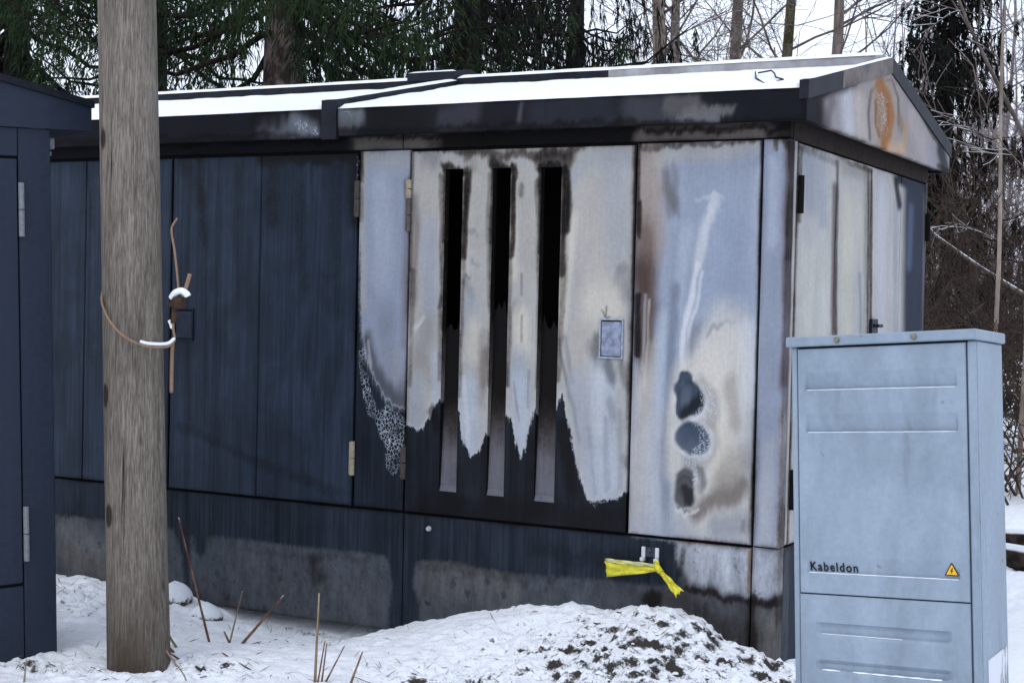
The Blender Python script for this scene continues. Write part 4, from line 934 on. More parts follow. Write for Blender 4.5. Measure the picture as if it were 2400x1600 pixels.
snow_sheet('ridge_snow', -2.296, -2.034, YR-.168, YR-.002, lambda y: roofz(YR-.17)+.088+(y-YR+.17)*.02, .010, 14, 8, 204)
snow_sheet('joint_snow', XJ0+.004, XJ1-.004, YE+.01, YR-.163, lambda y: roofzv(y)+.040, .010, 8, 50, 205)
snow_sheet('rake_snow', XR-.026, XR+.006, YE+.02, YR-.01, lambda y: roofzv(y)+.030, .008, 5, 60, 206)
snow_sheet('rake_snow', XR-.026, XR+.006, YR+.01, 2*YR-YE-.01, lambda y: roofzv(y)+.030, .006, 5, 50, 207)
# lifting lug wire on the roof
mb = MB(); mb.tube([(-.328,.512,2.489),(-.24,.27,2.427),(-.11,-.005,2.362)], .0035, 6); mb.tube([(-.30,.47,2.478),(-.22,.40,2.474),(-.17,.29,2.445),(-.13,.19,2.414),(-.08,.13,2.395),(-.09,.08,2.380)], .0035, 6)
mb.build('lifting_lug', M_dark, kiosk, smooth=True)

# ---- yellow barrier tape tied to the bracket
def tape_lobe(p0, p1, w0, w1, n, amp, ph, mid=0.0):
    V = []; m = 7
    p0, p1 = np.array(p0), np.array(p1); d = p1-p0; nrm = np.array([-d[2], 0, d[0]])/np.hypot(d[0], d[2])
    for i in range(n):
        t = i/(n-1); w = w0+(w1-w0)*t**.8
        for j in range(m):
            s = j/(m-1)-.5
            y = amp*math.sin(s*7+ph+2.5*t)*(.3+t) + .01*math.sin(9*t+s*4)
            q = p0+d*t + nrm*s*w + np.array([0, -.004-abs(y), mid*math.sin(math.pi*t)])
            if i == n-1: q = q + d/np.linalg.norm(d)*(.006*math.sin(j*2.3))
            V.append(q)
    F = [(i*m+j, i*m+j+1, (i+1)*m+j+1, (i+1)*m+j) for i in range(n-1) for j in range(m-1)]
    return V, F
mtp = NM('yellow_tape', .45, .4)
g = mtp.noise((60, 60, 60), 4)
mtp.color(mtp.mix(mtp.ramp(g, .3, .7), lin(196, 186, 30), lin(224, 214, 60)))
tape = thing('barrier_tape', 'yellow plastic tape end knotted to the white bracket on the kiosk plinth', 'tape', (-.476, -.03, .478))
K = (-.476, -.034, .478)
mb = MB(); V, F = tape_lobe(K, (-.690, -.045, .462), .018, .072, 14, .016, .4); mb.add(V, F)
lob = mb.build('loop', mtp.m, tape, smooth=True)
mb = MB(); V, F = tape_lobe((K[0]-.01, K[1]-.004, K[2]+.012), (-.688, -.062, .494), .012, .014, 12, .004, 2.0); mb.add(V, F); fld = mb.build('fold', flat('tape_pale', lin(206, 202, 150), .5, .15), tape, smooth=True)
mb = MB(); V, F = tape_lobe(K, (-.378, -.05, .392), .016, .038, 12, .010, 1.3); mb.add(V, F)
tl = mb.build('tail', mtp.m, tape, smooth=True)
for o in (lob, tl, fld):
    sm = o.modifiers.new('thickness', 'SOLIDIFY'); sm.thickness = .0015
mb = MB(); mb.tube([(-.492,-.036,.494),(-.478,-.05,.484),(-.468,-.05,.472),(-.462,-.036,.462)], [.010,.013,.013,.009], 8); mb.tube([(-.476,-.045,.472),(-.485,-.03,.50),(-.497,-.02,.507)], .007, 6)
mb.build('knot', mtp.m, tape, smooth=True)

# ================================================================== small blue box on the left
ang = math.radians(65)
box = thing('switch_box', 'dark blue metal switch box with small gabled roof at the left edge', 'utility box', (-2.529, -1.175, .06), (0, 0, ang), world_mesh=False)
# tilt about the face normal as it stands in the photograph
box.rotation_euler = (Matrix.Rotation(ang, 4, 'Z') @ Matrix.Rotation(-.0300, 4, 'Y')).to_euler()
# local axes: +X along the front to the right end, -Y out of the front, origin = right front foot
M_bblue = NM('switch_box_blue', .5, .2)
bn = M_bblue.noise((40,40,40), 5); bs = M_bblue.noise((30,30,2), 4)
M_bblue.color(M_bblue.mix(1.0, M_bblue.mix(bs, lin(32,40,55), lin(40,49,64)), M_bblue.grey(M_bblue.ramp(bn,.3,.7,.92,1.08)), 'MULTIPLY')); M_bblue.bump(bn, .1, .001)
MBB = M_bblue.m
BW, BD, BH = 1.0, .55, 2.134
mb = MB(); mb.box((-BW, .012, -.25), (0, BD, BH-.06), .004); mb.build('body', MBB, box)
mb = MB(); mb.box((-.125, 0, -.25), (0, .0118, BH-.06), .003); mb.build('frame_post', MBB, box)
mb = MB(); mb.box((-BW, -.002, .33), (-.131, .0116, 1.955), .003); mb.build('door', MBB, box)
mb = MB(); mb.box((-BW, 0, -.25), (-.129, .0117, .318), .003); mb.build('lower_panel', MBB, box)
mb = MB(); mb.box((-BW, 0, 1.965), (-.127, .0117, BH-.06), .003); mb.build('top_rail', MBB, box)
mb = MB(); mb.box((-BW, .0105, .30), (-.12, .0122, 1.97)); mb.build('gasket', M_soot, box)
M_hz = flat('zinc_hinge', lin(120, 124, 128), .5, .2, 80)
for z0, z1 in ((1.66, 1.865), (.415, .625)):
    mb = MB(); zm = (z0+z1)/2
    mb.tube([(-.118, -.008, z0), (-.118, -.008, zm-.002)], .011, 10); mb.tube([(-.118, -.008, zm+.002), (-.118, -.008, z1)], .011, 10); mb.box((-.126,-.006,z0),( -.11,-.0005,z1)); mb.build('hinge', M_hz, box)
# gable roof, ridge running back
ov = .162; bx0, bx1 = -BW-ov, ov; cx = (bx0+bx1)/2; e0, e1 = 2.075, 2.165; rz = 2.52*1.0
def brz(x): return e1 + (1-abs(x-cx)/(bx1-cx))*(.1435)
mb = MB(); v = []
for y in (-.014, -.0005):
    for x, z in ((bx0, e0), (bx1-.0, e0), (bx1, e1), (cx, brz(cx)), (bx0, e1)): v.append((x, y, z))
mb.add(v, [(0,1,2,3,4), (9,8,7,6,5)] + [(i, i+5, (i+1) % 5+5, (i+1) % 5) for i in range(5)]); mb.build('gable', MBB, box)
mb = MB(); v = []
for y in (-.028, BD+.08):
    for x in (bx1+.008, cx, bx0-.008):
        z = brz(x); v += [(x, y, z+.001), (x, y, z+.028)]
mb.add(v, [(0,2,3,1),(2,4,5,3),(6,7,9,8),(8,9,11,10),(1,3,9,7),(3,5,11,9),(0,6,8,2),(2,8,10,4),(0,1,7,6),(4,10,11,5)]); mb.build('roof', flat('box_roof', lin(24,27,36), .6, .2), box)
mb = MB(); mb.box((bx1-.015, .0, e0+.0005), (bx1, BD+.07, e1)); mb.box((.0, .0, e0+.004), (bx1-.016, BD+.06, e0+.012)); mb.build('eave', MBB, box)
mb = MB(); mb.box((-.012, .03, BH-.134), (.03, .06, BH-.09), .004); mb.tube([(.0,.02,BH-.16),(.0,.02,BH-.145)], .012, 8); mb.build('bracket', M_hz, box)

# ================================================================== utility pole
pole = thing('utility_pole', 'weathered round wooden utility pole in front of the kiosk', 'pole', (-2.142, -1.146, .08))
mp = NM('weathered_wood', .85, .15)
g1 = mp.noise((80, 80, 4), 4, .7, 1.2); g2 = mp.noise((210, 210, 16), 2, .7); g3 = mp.noise((6, 6, 1.0), 5, .6, .5)
wood = mp.mix(mp.ramp(g1, .3, .7), lin(92, 86, 78), lin(132, 124, 114))
wood = mp.mix(1.0, wood, mp.grey(mp.ramp(g2, .28, .72, .68, 1.28)), 'MULTIPLY')
wood = mp.mix(1.0, wood, mp.grey(mp.ramp(g3, .3, .7, .76, 1.16)), 'MULTIPLY')
hl = mp.attr('foot'); wood = mp.mix(mp.math('MULTIPLY', hl, mp.ramp(g3, .3, .6), True), wood, lin(62, 52, 44))
crk = mp.ramp(mp.noise((34, 34, .8), 3, .5, .4), .69, .76)
wood = mp.mix(crk, wood, lin(44, 38, 34))
kn = mp.n('ShaderNodeTexVoronoi'); kn.inputs['Scale'].default_value = 1; mp.l(mp.coord((5.0, 5.0, 2.6)), kn.inputs['Vector'])
wood = mp.mix(mp.ramp(kn.outputs['Distance'], .09, .15, .9, 0), wood, lin(40, 32, 28))
mp.color(wood); mp.bump(mp.noise((60, 60, 3.2), 3, .65, .9), .6, .008)
nseg, nst = 40, 120; V = []; F = []; foot = []
lean = Vector((-.124, .012, 0))/2.526
for i in range(nst+1):
    z = -.35 + i*(7.0+.35)/nst if i > 60 else -.35 + i*.065
    zz = z if i <= 60 else 3.55 + (i-60)*.09
    r = .1155 - .0022*zz + .0035*math.exp(-max(zz, 0)*2)
    for k in range(nseg):
        a = 2*math.pi*k/nseg
        rr = r*(1 + .018*float(fbm(np.array([k/nseg*8 % 8]), np.array([zz*1.2]), 301, 3)[0])*2)
        V.append((rr*math.cos(a)+lean.x*(zz-.02), rr*math.sin(a)+lean.y*(zz-.02), zz)); foot.append(max(0, 1-max(zz, 0)/.45))
for i in range(nst):
    for k in range(nseg): F.append((i*nseg+k, i*nseg+(k+1) % nseg, (i+1)*nseg+(k+1) % nseg, (i+1)*nseg+k))
F.append(tuple(nst*nseg+k for k in range(nseg)))
mb = MB(); mb.add(V, F); o = mb.build('shaft', mp.m, pole, smooth=True, off=(0, 0, 0))
a = o.data.attributes.new('foot', 'FLOAT', 'POINT'); a.data.foreach_set('value', np.array(foot, np.float32))
# ---- copper earthing wire with clamp, part of the pole
M_copper = NM('earth_wire', .6, .3); cn = M_copper.noise((40,40,40), 4); M_copper.color(M_copper.mix(cn, lin(104, 80, 64), lin(156, 130, 108))); M_copper = M_copper.m
M_rust = flat('rusty_clamp', lin(66, 50, 40), .8, .4, 60)
def sp(pts, n=8):
    P = [np.array(p, float) for p in pts]; P = [2*P[0]-P[1]]+P+[2*P[-1]-P[-2]]; out = []
    for i in range(1, len(P)-2):
        for k in range(n):
            t = k/n; out.append(tuple(.5*((2*P[i])+(-P[i-1]+P[i+1])*t+(2*P[i-1]-5*P[i]+4*P[i+1]-P[i+2])*t*t+(-P[i-1]+3*P[i]-3*P[i+1]+P[i+2])*t**3)))
    out.append(tuple(P[-2])); return out
wire = MB()
wire.tube(sp([(-2.10,-1.02,1.80),(-2.079,-1.075,1.755),(-2.049,-1.09,1.67),(-2.031,-1.094,1.58),(-2.022,-1.095,1.52)]), .0045, 6)
wire.tube(sp([(-2.005,-1.09,1.50),(-1.998,-1.08,1.54),(-1.989,-1.071,1.588)]), .008, 6)
wire.tube(sp([(-2.03,-1.10,1.49),(-2.037,-1.105,1.44),(-2.034,-1.108,1.38),(-2.022,-1.115,1.335),(-2.032,-1.15,1.312),(-2.065,-1.225,1.315),(-2.12,-1.272,1.345),(-2.19,-1.278,1.40),(-2.26,-1.25,1.475),(-2.300,-1.19,1.54),(-2.31,-1.12,1.58),(-2.27,-1.05,1.60)]), .0050, 7)
wire.tube(sp([(-2.036,-1.108,1.33),(-2.045,-1.10,1.25),(-2.043,-1.102,1.137)]), .0075, 6)
wire.build('earth_wire', M_copper, pole, smooth=True)
mb = MB(); mb.box((-2.045,-1.115,1.455), (-2.0,-1.075,1.50), .008); mb.tube([(-2.07,-1.09,1.47),(-2.04,-1.095,1.475)], .012, 8); mb.tube([(-2.036,-1.10,1.455),(-2.038,-1.104,1.40)], .011, 8); mb.build('clamp', M_rust, pole, smooth=False)
mb = MB()
mb.tube(sp([(-2.058,-1.095,1.492),(-2.035,-1.098,1.515),(-2.01,-1.094,1.523),(-1.990,-1.088,1.512),(-1.985,-1.085,1.502)]), [.006]+[.013]*31+[.007], 8)
mb.build('snow_cap', M_snow, pole, smooth=True); mb = MB()
mb.tube(sp([(-2.02,-1.115,1.344),(-2.03,-1.148,1.324),(-2.058,-1.212,1.324),(-2.08,-1.24,1.332)]), [.004]+[.0065]*23+[.003], 6)
mb.build('snow_cap', M_snow, pole, smooth=True); mb = MB()
mb.tube(sp([(-2.062,-1.10,1.41),(-2.048,-1.105,1.396),(-2.04,-1.108,1.38)]), [.003]+[.007]*15+[.004], 6)
mb.build('snow_cap', M_snow, pole, smooth=True)

# ================================================================== cable cabinet
cab = thing('cable_cabinet', 'light grey metal cable cabinet with a yellow warning triangle on its door', 'cabinet', (.8285, -1.7210, 1.1053), (-.0646, -.0762, -.1553), world_mesh=False)
mc = NM('cabinet_grey', .42, .4)
c1 = mc.noise((60,60,60), 2, .6); c2 = mc.noise((5,5,2.2), 4, .65, .4); c3 = mc.noise((22,22,3), 3, .6)
cc = mc.mix(mc.ramp(c2, .3, .7), lin(122, 135, 148), lin(142, 156, 171))
cc = mc.mix(1.0, cc, mc.grey(mc.ramp(c1, .25, .75, .95, 1.05)), 'MULTIPLY')
cc = mc.mix(mc.ramp(c3, .60, .78, 0, .35), cc, lin(92, 102, 112))
sp2 = mc.ramp(mc.noise((34,34,34), 2, .5), .74, .8, 0, .5)
cc = mc.mix(sp2, cc, lin(84, 84, 82))
mc.color(cc); mc.rough(mc.ramp(c2, .3, .7, .36, .52)); mc.bump(mc.noise((60,60,60), 1), .08, .001)
MC = mc.m
CB = -1.25
mb = MB(); mb.box((-.250, .006, CB), (.250, .1865, .322), .004); mb.build('body', MC, cab)
mb = MB(); mb.box((-.250, -.008, CB), (-.2345, .0055, .321), .002); mb.box((.2295, -.008, CB), (.250, .0055, .321), .004); mb.build('frame', MC, cab)
mb = MB(); mb.box((-.234, .004, CB), (.229, .0058, .3215)); mb.build('gasket', M_soot, cab)
mb = MB(); mb.box((-.2605, -.022, .3226), (.2580, .1900, .3492), .003); mb.build('cap', MC, cab)
M_scr = flat('screw_brass', lin(120, 116, 104), .5, .3, 90)
for x in (-.1125, .0984):
    mb = MB(); mb.tube([(x, -.022, .3357), (x, -.028, .3357)], [.0085, .0075], 12); mb.tube([(x, -.028, .3357), (x, -.0285, .3357)], [.005, .005], 6); mb.build('screw', M_scr, cab)
def emboss(name, x0, x1, z0, z1, grooves, rounded):
    ex = []; ez = []
    for a, b, zt, zb, dep in grooves: ex += [a, a+.006, b-.006, b]; ez += [zt, zb, zb-.005, (zt+zb)/2]
    us = lines(x0, x1, .012, ex+[x0+.002, x1-.002]); zs = lines(z0, z1, .008, ez+[z0+.002, z1-.002])
    U, Z = np.meshgrid(us, zs); D = np.zeros_like(U)
    for a, b, zt, zb, dep in grooves:
        rx = .006 if not rounded else .016
        fx = np.clip((U-a)/rx, 0, 1)*np.clip((b-U)/rx, 0, 1)
        if rounded: fz = np.clip((zt-Z)/.008, 0, 1)*np.clip((Z-zb+.007)/.007, 0, 1)
        else: fz = np.clip((zt-Z)/(zt-zb), 0, 1)*np.clip((Z-zb+.005)/.005, 0, 1)
        D += dep*fx*fz
    ed = np.minimum.reduce([U-x0, x1-U, Z-z0, z1-Z]); D = np.where(ed < 1e-6, D+.002, D)
    nu, nz_ = len(us), len(zs); N = nu*nz_
    F = [(j*nu+i, j*nu+i+1, (j+1)*nu+i+1, (j+1)*nu+i) for j in range(nz_-1) for i in range(nu-1)]
    rim = [i for i in range(nu)] + [j*nu+nu-1 for j in range(1, nz_)] + [(nz_-1)*nu+i for i in range(nu-2, -1, -1)] + [j*nu for j in range(nz_-2, 0, -1)]
    V = np.c_[U.ravel(), -.010+D.ravel(), Z.ravel()]; V = np.r_[V, np.c_[V[rim, 0], np.full(len(rim), .0035), V[rim, 2]]]
    F += [(rim[k], N+k, N+(k+1) % len(rim), rim[(k+1) % len(rim)]) for k in range(len(rim))]
    mb = MB(); mb.add(V, F); return mb.build(name, MC, cab)
cdoor = emboss('door', -.2315, .2265, -.3232, .3172, [(-.212, .2035, .2555, .2112, .011), (-.2105, .2045, .1447, .0998, .011), (-.2105, .2035, -.2258, -.2662, .008)], False)
emboss('lower_panel', -.2325, .2265, CB, -.3265, [(-.190, .180, -.397, -.4215, .012), (-.190, .180, -.4925, -.514, .012), (-.190, .180, -.588, -.61, .012)], True)
for a, b, z, dep in [(-.208, .200, .2075, .005), (-.206, .200, .096, .005), (-.206, .199, -.2695, .004)]:  # white tubes stand in for the bright highlight on the door's ledge edges
    mb = MB(); n = 40; mb.tube([(a+(b-a)*i/n, -.010+dep*.55, z+.0002*math.sin(i*1.9)) for i in range(n+1)], [.0009+.0004*abs(math.sin(i*.37+z*40)) for i in range(n+1)], 6); mb.build('snow_glint_line', M_snow, cdoor, smooth=True)
for z, i0, i1 in [(-.4265, 0, 26), (-.519, 10, 38), (-.519, 0, 6)]:  # snow left in the lower panel grooves
    mb = MB(); n = i1-i0; mb.tube([(-.172+.340*(i0+i)/40, -.0075, z+.0003*math.sin(i*1.9)) for i in range(n+1)], [.0008+.0016*abs(math.sin(i*.53+z*30))*(z < -.5) for i in range(n+1)], 6); mb.build('snow_glint_line', M_snow, cab, smooth=True)
# lettering on the label strip
fc = bpy.data.curves.new('lettering', 'FONT'); fc.body = 'Kabeldon'; fc.size = .03; fc.offset = .0005; fc.extrude = .0003; fc.space_character = 1.22
fo = bpy.data.objects.new('lettering_tmp', fc); col.objects.link(fo)
dg = bpy.context.evaluated_depsgraph_get(); dg.update()
tm = bpy.data.meshes.new_from_object(fo.evaluated_get(dg)); bpy.data.objects.remove(fo)
tv = np.array([v.co[:] for v in tm.vertices]); x0, x1 = tv[:, 0].min(), tv[:, 0].max(); y1 = tv[:, 1].max()
sx = .133/(x1-x0); sz = .0226/y1
for v in tm.vertices:
    x, y, z = v.co; X = -.2025+(x-x0)*sx; Z = -.2640+y*sz
    dpt = -.010 + .008*np.clip((-.2258-Z)/(.0404), 0, 1)
    v.co = (X, dpt-.0026-(z*.8), Z)
tm.materials.clear(); tm.materials.append(flat('lettering_black', lin(26, 28, 36), .5, .1))
to = bpy.data.objects.new('lettering', tm); col.objects.link(to); to.parent = cdoor
# warning triangle
def tri(pts, y, name, mat):
    mb = MB(); n = len(pts); v = [(x, y, z) for x, z in pts]+[(x, y+.0006, z) for x, z in pts]
    mb.add(v, [tuple(range(n)), tuple(range(2*n-1, n-1, -1))]+[(i, i+n, (i+1) % n+n, (i+1) % n) for i in range(n)]); return mb.build(name, mat, cdoor)
M_sblk = flat('sign_black', lin(52, 44, 36), .5, .1); M_syel = flat('sign_yellow', lin(226, 172, 40), .5, .08)
c0 = (.1815, -.2498)
T = lambda s: [(c0[0]-.0190*s, c0[1]-.0105*s), (c0[0]+.0190*s, c0[1]-.0105*s), (c0[0]+.0012*s, c0[1]+.0212*s), (c0[0]-.0012*s, c0[1]+.0212*s)]
tri(T(1), -.0096, 'warning_sign', M_sblk); tri(T(.76), -.0100, 'warning_field', M_syel)
tri([(c0[0]+.001, c0[1]+.0085), (c0[0]-.0042, c0[1]-.0002), (c0[0]-.0003, c0[1]+.0004), (c0[0]-.0028, c0[1]-.0072), (c0[0]+.0042, c0[1]+.0026), (c0[0]+.0004, c0[1]+.0020), (c0[0]+.0038, c0[1]+.0085)], -.0104, 'lightning_bolt', M_sblk)
# peeling paper sticker on the cabinet's side, with illegible printed lines
mb = MB(); V = []; n = 12
for i in range(n):
    z = -.455-i*.02
    for j, y in enumerate((.040, .075, .11, .145, .172)):
        lift = .0008 + (.010*max(0, (i-5)/6)**2*max(0, (y-.12)/.05) if y > .12 else 0)
        V.append((.250+lift, y+.004*math.sin(i*1.3)*(j == 4), z + (.006*(j-2) if i == 0 else .003*j)))
mb.add(V, [(i*5+j, i*5+j+1, (i+1)*5+j+1, (i+1)*5+j) for i in range(n-1) for j in range(4)])
stk = NM('sticker_paper', .7, .2); s1 = stk.noise((1, 160, 14), 3); s2 = stk.noise((1, 22, 3), 2)
stk.color(stk.mix(stk.math('MULTIPLY', stk.ramp(s1, .5, .56), stk.ramp(s2, .46, .54), True), lin(214, 216, 222), lin(96, 98, 106)))
mb.build('sticker', stk.m, cab)

# ================================================================== trees and undergrowth
def bark(name, a, b, sc_=(12, 12, 4), snow=0.0):
    m = NM(name, .9, .1); n = m.noise(sc_, 3, .65, .3); c = m.mix(m.ramp(n, .35, .65), a, b)
    if snow > 0:
        z = m.normal_z(); e = m.math('ADD', z, m.math('MULTIPLY', m.math('SUBTRACT', m.noise((3, 3, 3), 3), .5), .7))
        c = m.mix(m.ramp(e, .72-.3*snow, .92-.3*snow), c, (.72, .75, .80))
    m.color(c)
    if snow == 0 and 'twig' not in name: m.bump(n, .6, .02)
    return m.m
M_sbark = bark('spruce_bark', lin(58, 48, 44), lin(128, 112, 108), (9, 9, 5))
M_sbark_d = bark('spruce_bark_dark', lin(20, 18, 18), lin(46, 42, 42))
M_limb = bark('spruce_limb', lin(18, 15, 14), lin(44, 36, 32), (20, 20, 20))
M_aspen = bark('grey_bark', lin(86, 78, 70), lin(138, 126, 116), (6, 6, 1.5))
M_aspen_g = bark('mossy_bark', lin(56, 52, 36), lin(98, 90, 66), (6, 6, 2))
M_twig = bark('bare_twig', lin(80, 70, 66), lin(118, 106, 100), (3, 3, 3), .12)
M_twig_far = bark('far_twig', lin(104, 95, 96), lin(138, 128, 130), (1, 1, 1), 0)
M_twig_snow = bark('snowy_twig', lin(80, 70, 66), lin(118, 106, 100), (3, 3, 3), .45)
M_shrub = bark('shrub_twig', lin(46, 37, 33), lin(78, 66, 58), (4, 4, 4), 0)
def needles(name, a, b, c):
    m = NM(name, .75, .15); n = m.noise((1.3, 1.3, 1.3), 3); n2 = m.noise((9, 9, 9), 3)
    col_ = m.mix(m.ramp(n, .4, .6), a, b); col_ = m.mix(m.ramp(n2, .56, .72), col_, c); m.color(col_); return m.m
M_needle = needles('needles_green', (.009, .018, .007), (.020, .040, .012), (.022, .015, .010))
M_needle_d = needles('needles_dark', (.004, .005, .004), (.007, .010, .006), (.010, .007, .006))

def blades(P, D, Wd, L, w):
    """one thin diamond leaf per row, returned as vertex and face arrays"""
    n = len(P)
    v = np.empty((n, 4, 3)); v[:, 0] = P; v[:, 1] = P+D*(L*.45)[:, None]+Wd*w[:, None]; v[:, 2] = P+D*L[:, None]; v[:, 3] = P+D*(L*.45)[:, None]-Wd*w[:, None]
    return v.reshape(-1, 3), np.arange(4*n).reshape(n, 4)
def unit(a): return a/np.linalg.norm(a, axis=-1, keepdims=True)

def spruce(name, label, loc, h, r0, blen, z0, seed, mats, hang=.5, dens=1.0, zdense=(1.5, 6.0), whorl=.34, nb=6, pbare=0.0, group=None, lean=(0, 0), blade=.015, azgap=None, tassel=False):
    R = np.random.default_rng(seed)
    t = thing(name, label, 'tree', loc, group=group, world_mesh=False)
    mb = MB(); n = 22
    pts = [(lean[0]*h*(i/n), lean[1]*h*(i/n), -.4 + (h+.4)*i/n) for i in range(n+1)]
    mb.tube(pts, [max(.012, r0*(1-.9*(i/n)**1.0)*(1+.3*math.exp(-i*.9))) for i in range(n+1)], 14)
    mb.build('trunk', mats[0], t, smooth=True)
    limb = MB(); PP = []; DD = []; LL = []; WW = []
    z = z0
    while z < h-.2:
        dense = zdense[0] < z < zdense[1]
        for b in range(nb if dense else max(3, nb-2)):
            az = R.uniform(0, 2*math.pi)
            if azgap and math.cos(az-azgap[0]) > azgap[1] and z < azgap[2]: continue
            L = blen*(1-(z/h)**1.3)*R.uniform(.6, 1.12)+.15
            zz = z+R.uniform(-.15, .15); rb = .006+.011*L
            pb = []; m = 9
            for i in range(m+1):
                s = i/m; rr = s*L; dz = -.32*L*math.sin(s*2.3)*.9 + .18*L*s*s + .03*R.normal()
                a2 = az + .10*math.sin(3*s+b)
                pb.append((lean[0]*zz+rr*math.cos(a2), lean[1]*zz+rr*math.sin(a2), zz+dz))
            limb.tube(pb, [rb*(1-.85*i/m) for i in range(m+1)], 5, caps=False)
            pb = np.array(pb)
            if R.random() < pbare: continue
            step = ((.13 if tassel else .085) if dense else .25)/dens; k = max(3, int(L/step))
            s = (np.arange(k)+R.random(k))/k; s = s[s > .10]
            idx = np.clip((s*m).astype(int), 0, m-1); fr = s*m-idx
            base = pb[idx]*(1-fr)[:, None]+pb[idx+1]*fr[:, None]; tan = unit(pb[idx+1]-pb[idx])
            for side in (-1, 1):
                hl_ = hang*(.45+.9*R.random(len(s)))*(1-.45*s)
                lat = np.c_[-math.sin(az)*side*np.ones(len(s)), math.cos(az)*side*np.ones(len(s)), np.zeros(len(s))]
                d0 = unit(lat*R.uniform(.2, .8, len(s))[:, None]*(.5 if tassel else 1)+tan*(.2 if tassel else .45)+np.c_[np.zeros((len(s), 2)), -R.uniform(.3, 1.1, len(s))*(1.6 if tassel else 1)])
                nsg = 5 if dense else 3; p = base.copy()
                for q in range(nsg):
                    dn = unit(d0*(1-.17*q)+np.array([0, 0, -.30*q])+R.normal(0, .10, d0.shape))
                    seg = hl_/nsg
                    for rep in range((5 if tassel else 3) if dense else 2):
                        dv = unit(dn+R.normal(0, .17 if tassel else .30, dn.shape)); PP.append(p + dn*(seg*R.random(len(seg)))[:, None] + R.normal(0, .012, dn.shape)); DD.append(dv); LL.append(seg*R.uniform(.5, 1.1, len(seg))+.035); WW.append(np.full(len(seg), blade*(1 if dense else 2.2))*R.uniform(.6, 1.3, len(seg)))
                    p = p+dn*seg[:, None]
        z += whorl*R.uniform(.75, 1.25)*(1 if dense else 1.5)
    limb.build('limbs', mats[1], t, smooth=True, kind='stuff')
    P, D, L, w = map(np.concatenate, (PP, DD, LL, WW))
    Wd = unit(np.cross(D, R.normal(size=D.shape)))
    v, f = blades(P, D, Wd, L, w*.5)
    me = bpy.data.meshes.new('crown'); me.from_pydata(v.tolist(), [], f.tolist()); me.materials.append(mats[2])
    o = bpy.data.objects.new('crown', me); col.objects.link(o); o.parent = t; o['kind'] = 'stuff'
    return t
sm = (M_sbark, M_limb, M_needle); sd_ = (M_sbark_d, M_limb, M_needle_d)
spruce('spruce_tree', 'large green spruce with thick pinkish bark rising behind the left roof', (-6.62, 5.71, .1), 13, .24, 3.6, 1.7, 3, sm, .58, 1.1, (1.4, 5.0), .34, 7, .08, azgap=(math.radians(-50), .55, 3.6))
spruce('spruce_tree', 'dark drooping spruce standing behind the middle of the roof', (-6.66, 9.09, .1), 14, .22, 3.0, 1.6, 5, sd_, .95, 1.05, (1.4, 5.4), .42, 6, .10, tassel=True, blade=.017)
spruce('spruce_tree', 'thinner dark spruce to the right of the drooping spruce, beside the bare trunks', (-6.92, 12.35, .1), 14, .15, 1.7, 2.4, 8, sd_, .75, 1.0, (1.8, 6), .48, 6, .12, tassel=True, blade=.016)
spruce('spruce_tree', 'green spruce at the far left above the switch box', (-9.9, 5.7, .1), 12, .18, 3.4, 1.6, 13, (M_sbark_d, M_limb, M_needle), .64, 1.05, (1.4, 5.0), .36, 7, .08, blade=.016)
spruce('spruce_tree', 'dark spruce between the utility pole and the left edge, behind the other spruces', (-11.5, 9.6, .1), 13, .2, 3.4, 1.8, 17, sd_, .6, .6, (1.6, 5.5), .7, 5, .15)
spruce('spruce_tree', 'slender ragged spruce rising behind the gable end', (-3.1, 16.66, .1), 8.8, .10, 1.75, .5, 23, (M_sbark_d, M_limb, M_needle_d), .42, 1.1, (.4, 6.4), .27, 7, .06, tassel=True, blade=.024)
# broken lower limbs of the big spruce, crossing the sky gap
big = [o for o in bpy.data.objects if o.name == 'spruce_tree'][0]

# ---- bare broadleaf trees
def grow(mb, p, d, L, r, depth, R, spread=.6, up=.25, seg=4, sides=4, minr=.0022, kids=(3, 5), droop=0.0):
    pts = [p]; rad = [r]; q = Vector(p); dd = Vector(d)
    for i in range(seg):
        dd = (dd + Vector((R.gauss(0, .13), R.gauss(0, .13), R.gauss(0, .10)+up*.12-droop*.12))).normalized()
        q = q + dd*(L/seg); pts.append(q.copy()); rad.append(max(minr, r*(1-.65*(i+1)/seg)))
    mb.tube(pts, rad, sides, caps=False)
    if depth <= 0: return
    for k in range(R.randint(*kids)):
        s = R.uniform(.25, 1.0); i = min(seg-1, int(s*seg)); b = Vector(pts[i]).lerp(Vector(pts[i+1]), s*seg-i)
        ax = (Vector(pts[i+1])-Vector(pts[i])).normalized(); o = ax.orthogonal().normalized(); o.rotate(Matrix.Rotation(R.uniform(0, 6.283), 3, ax))
        nd = (ax*(1-spread*.5)+o*spread*R.uniform(.6, 1.2)).normalized()
        grow(mb, b, nd, L*R.uniform(.42, .7), max(minr, rad[i]*.55), depth-1, R, spread, up, max(3, seg-1), 3 if depth <= 2 else sides, minr, kids, droop)
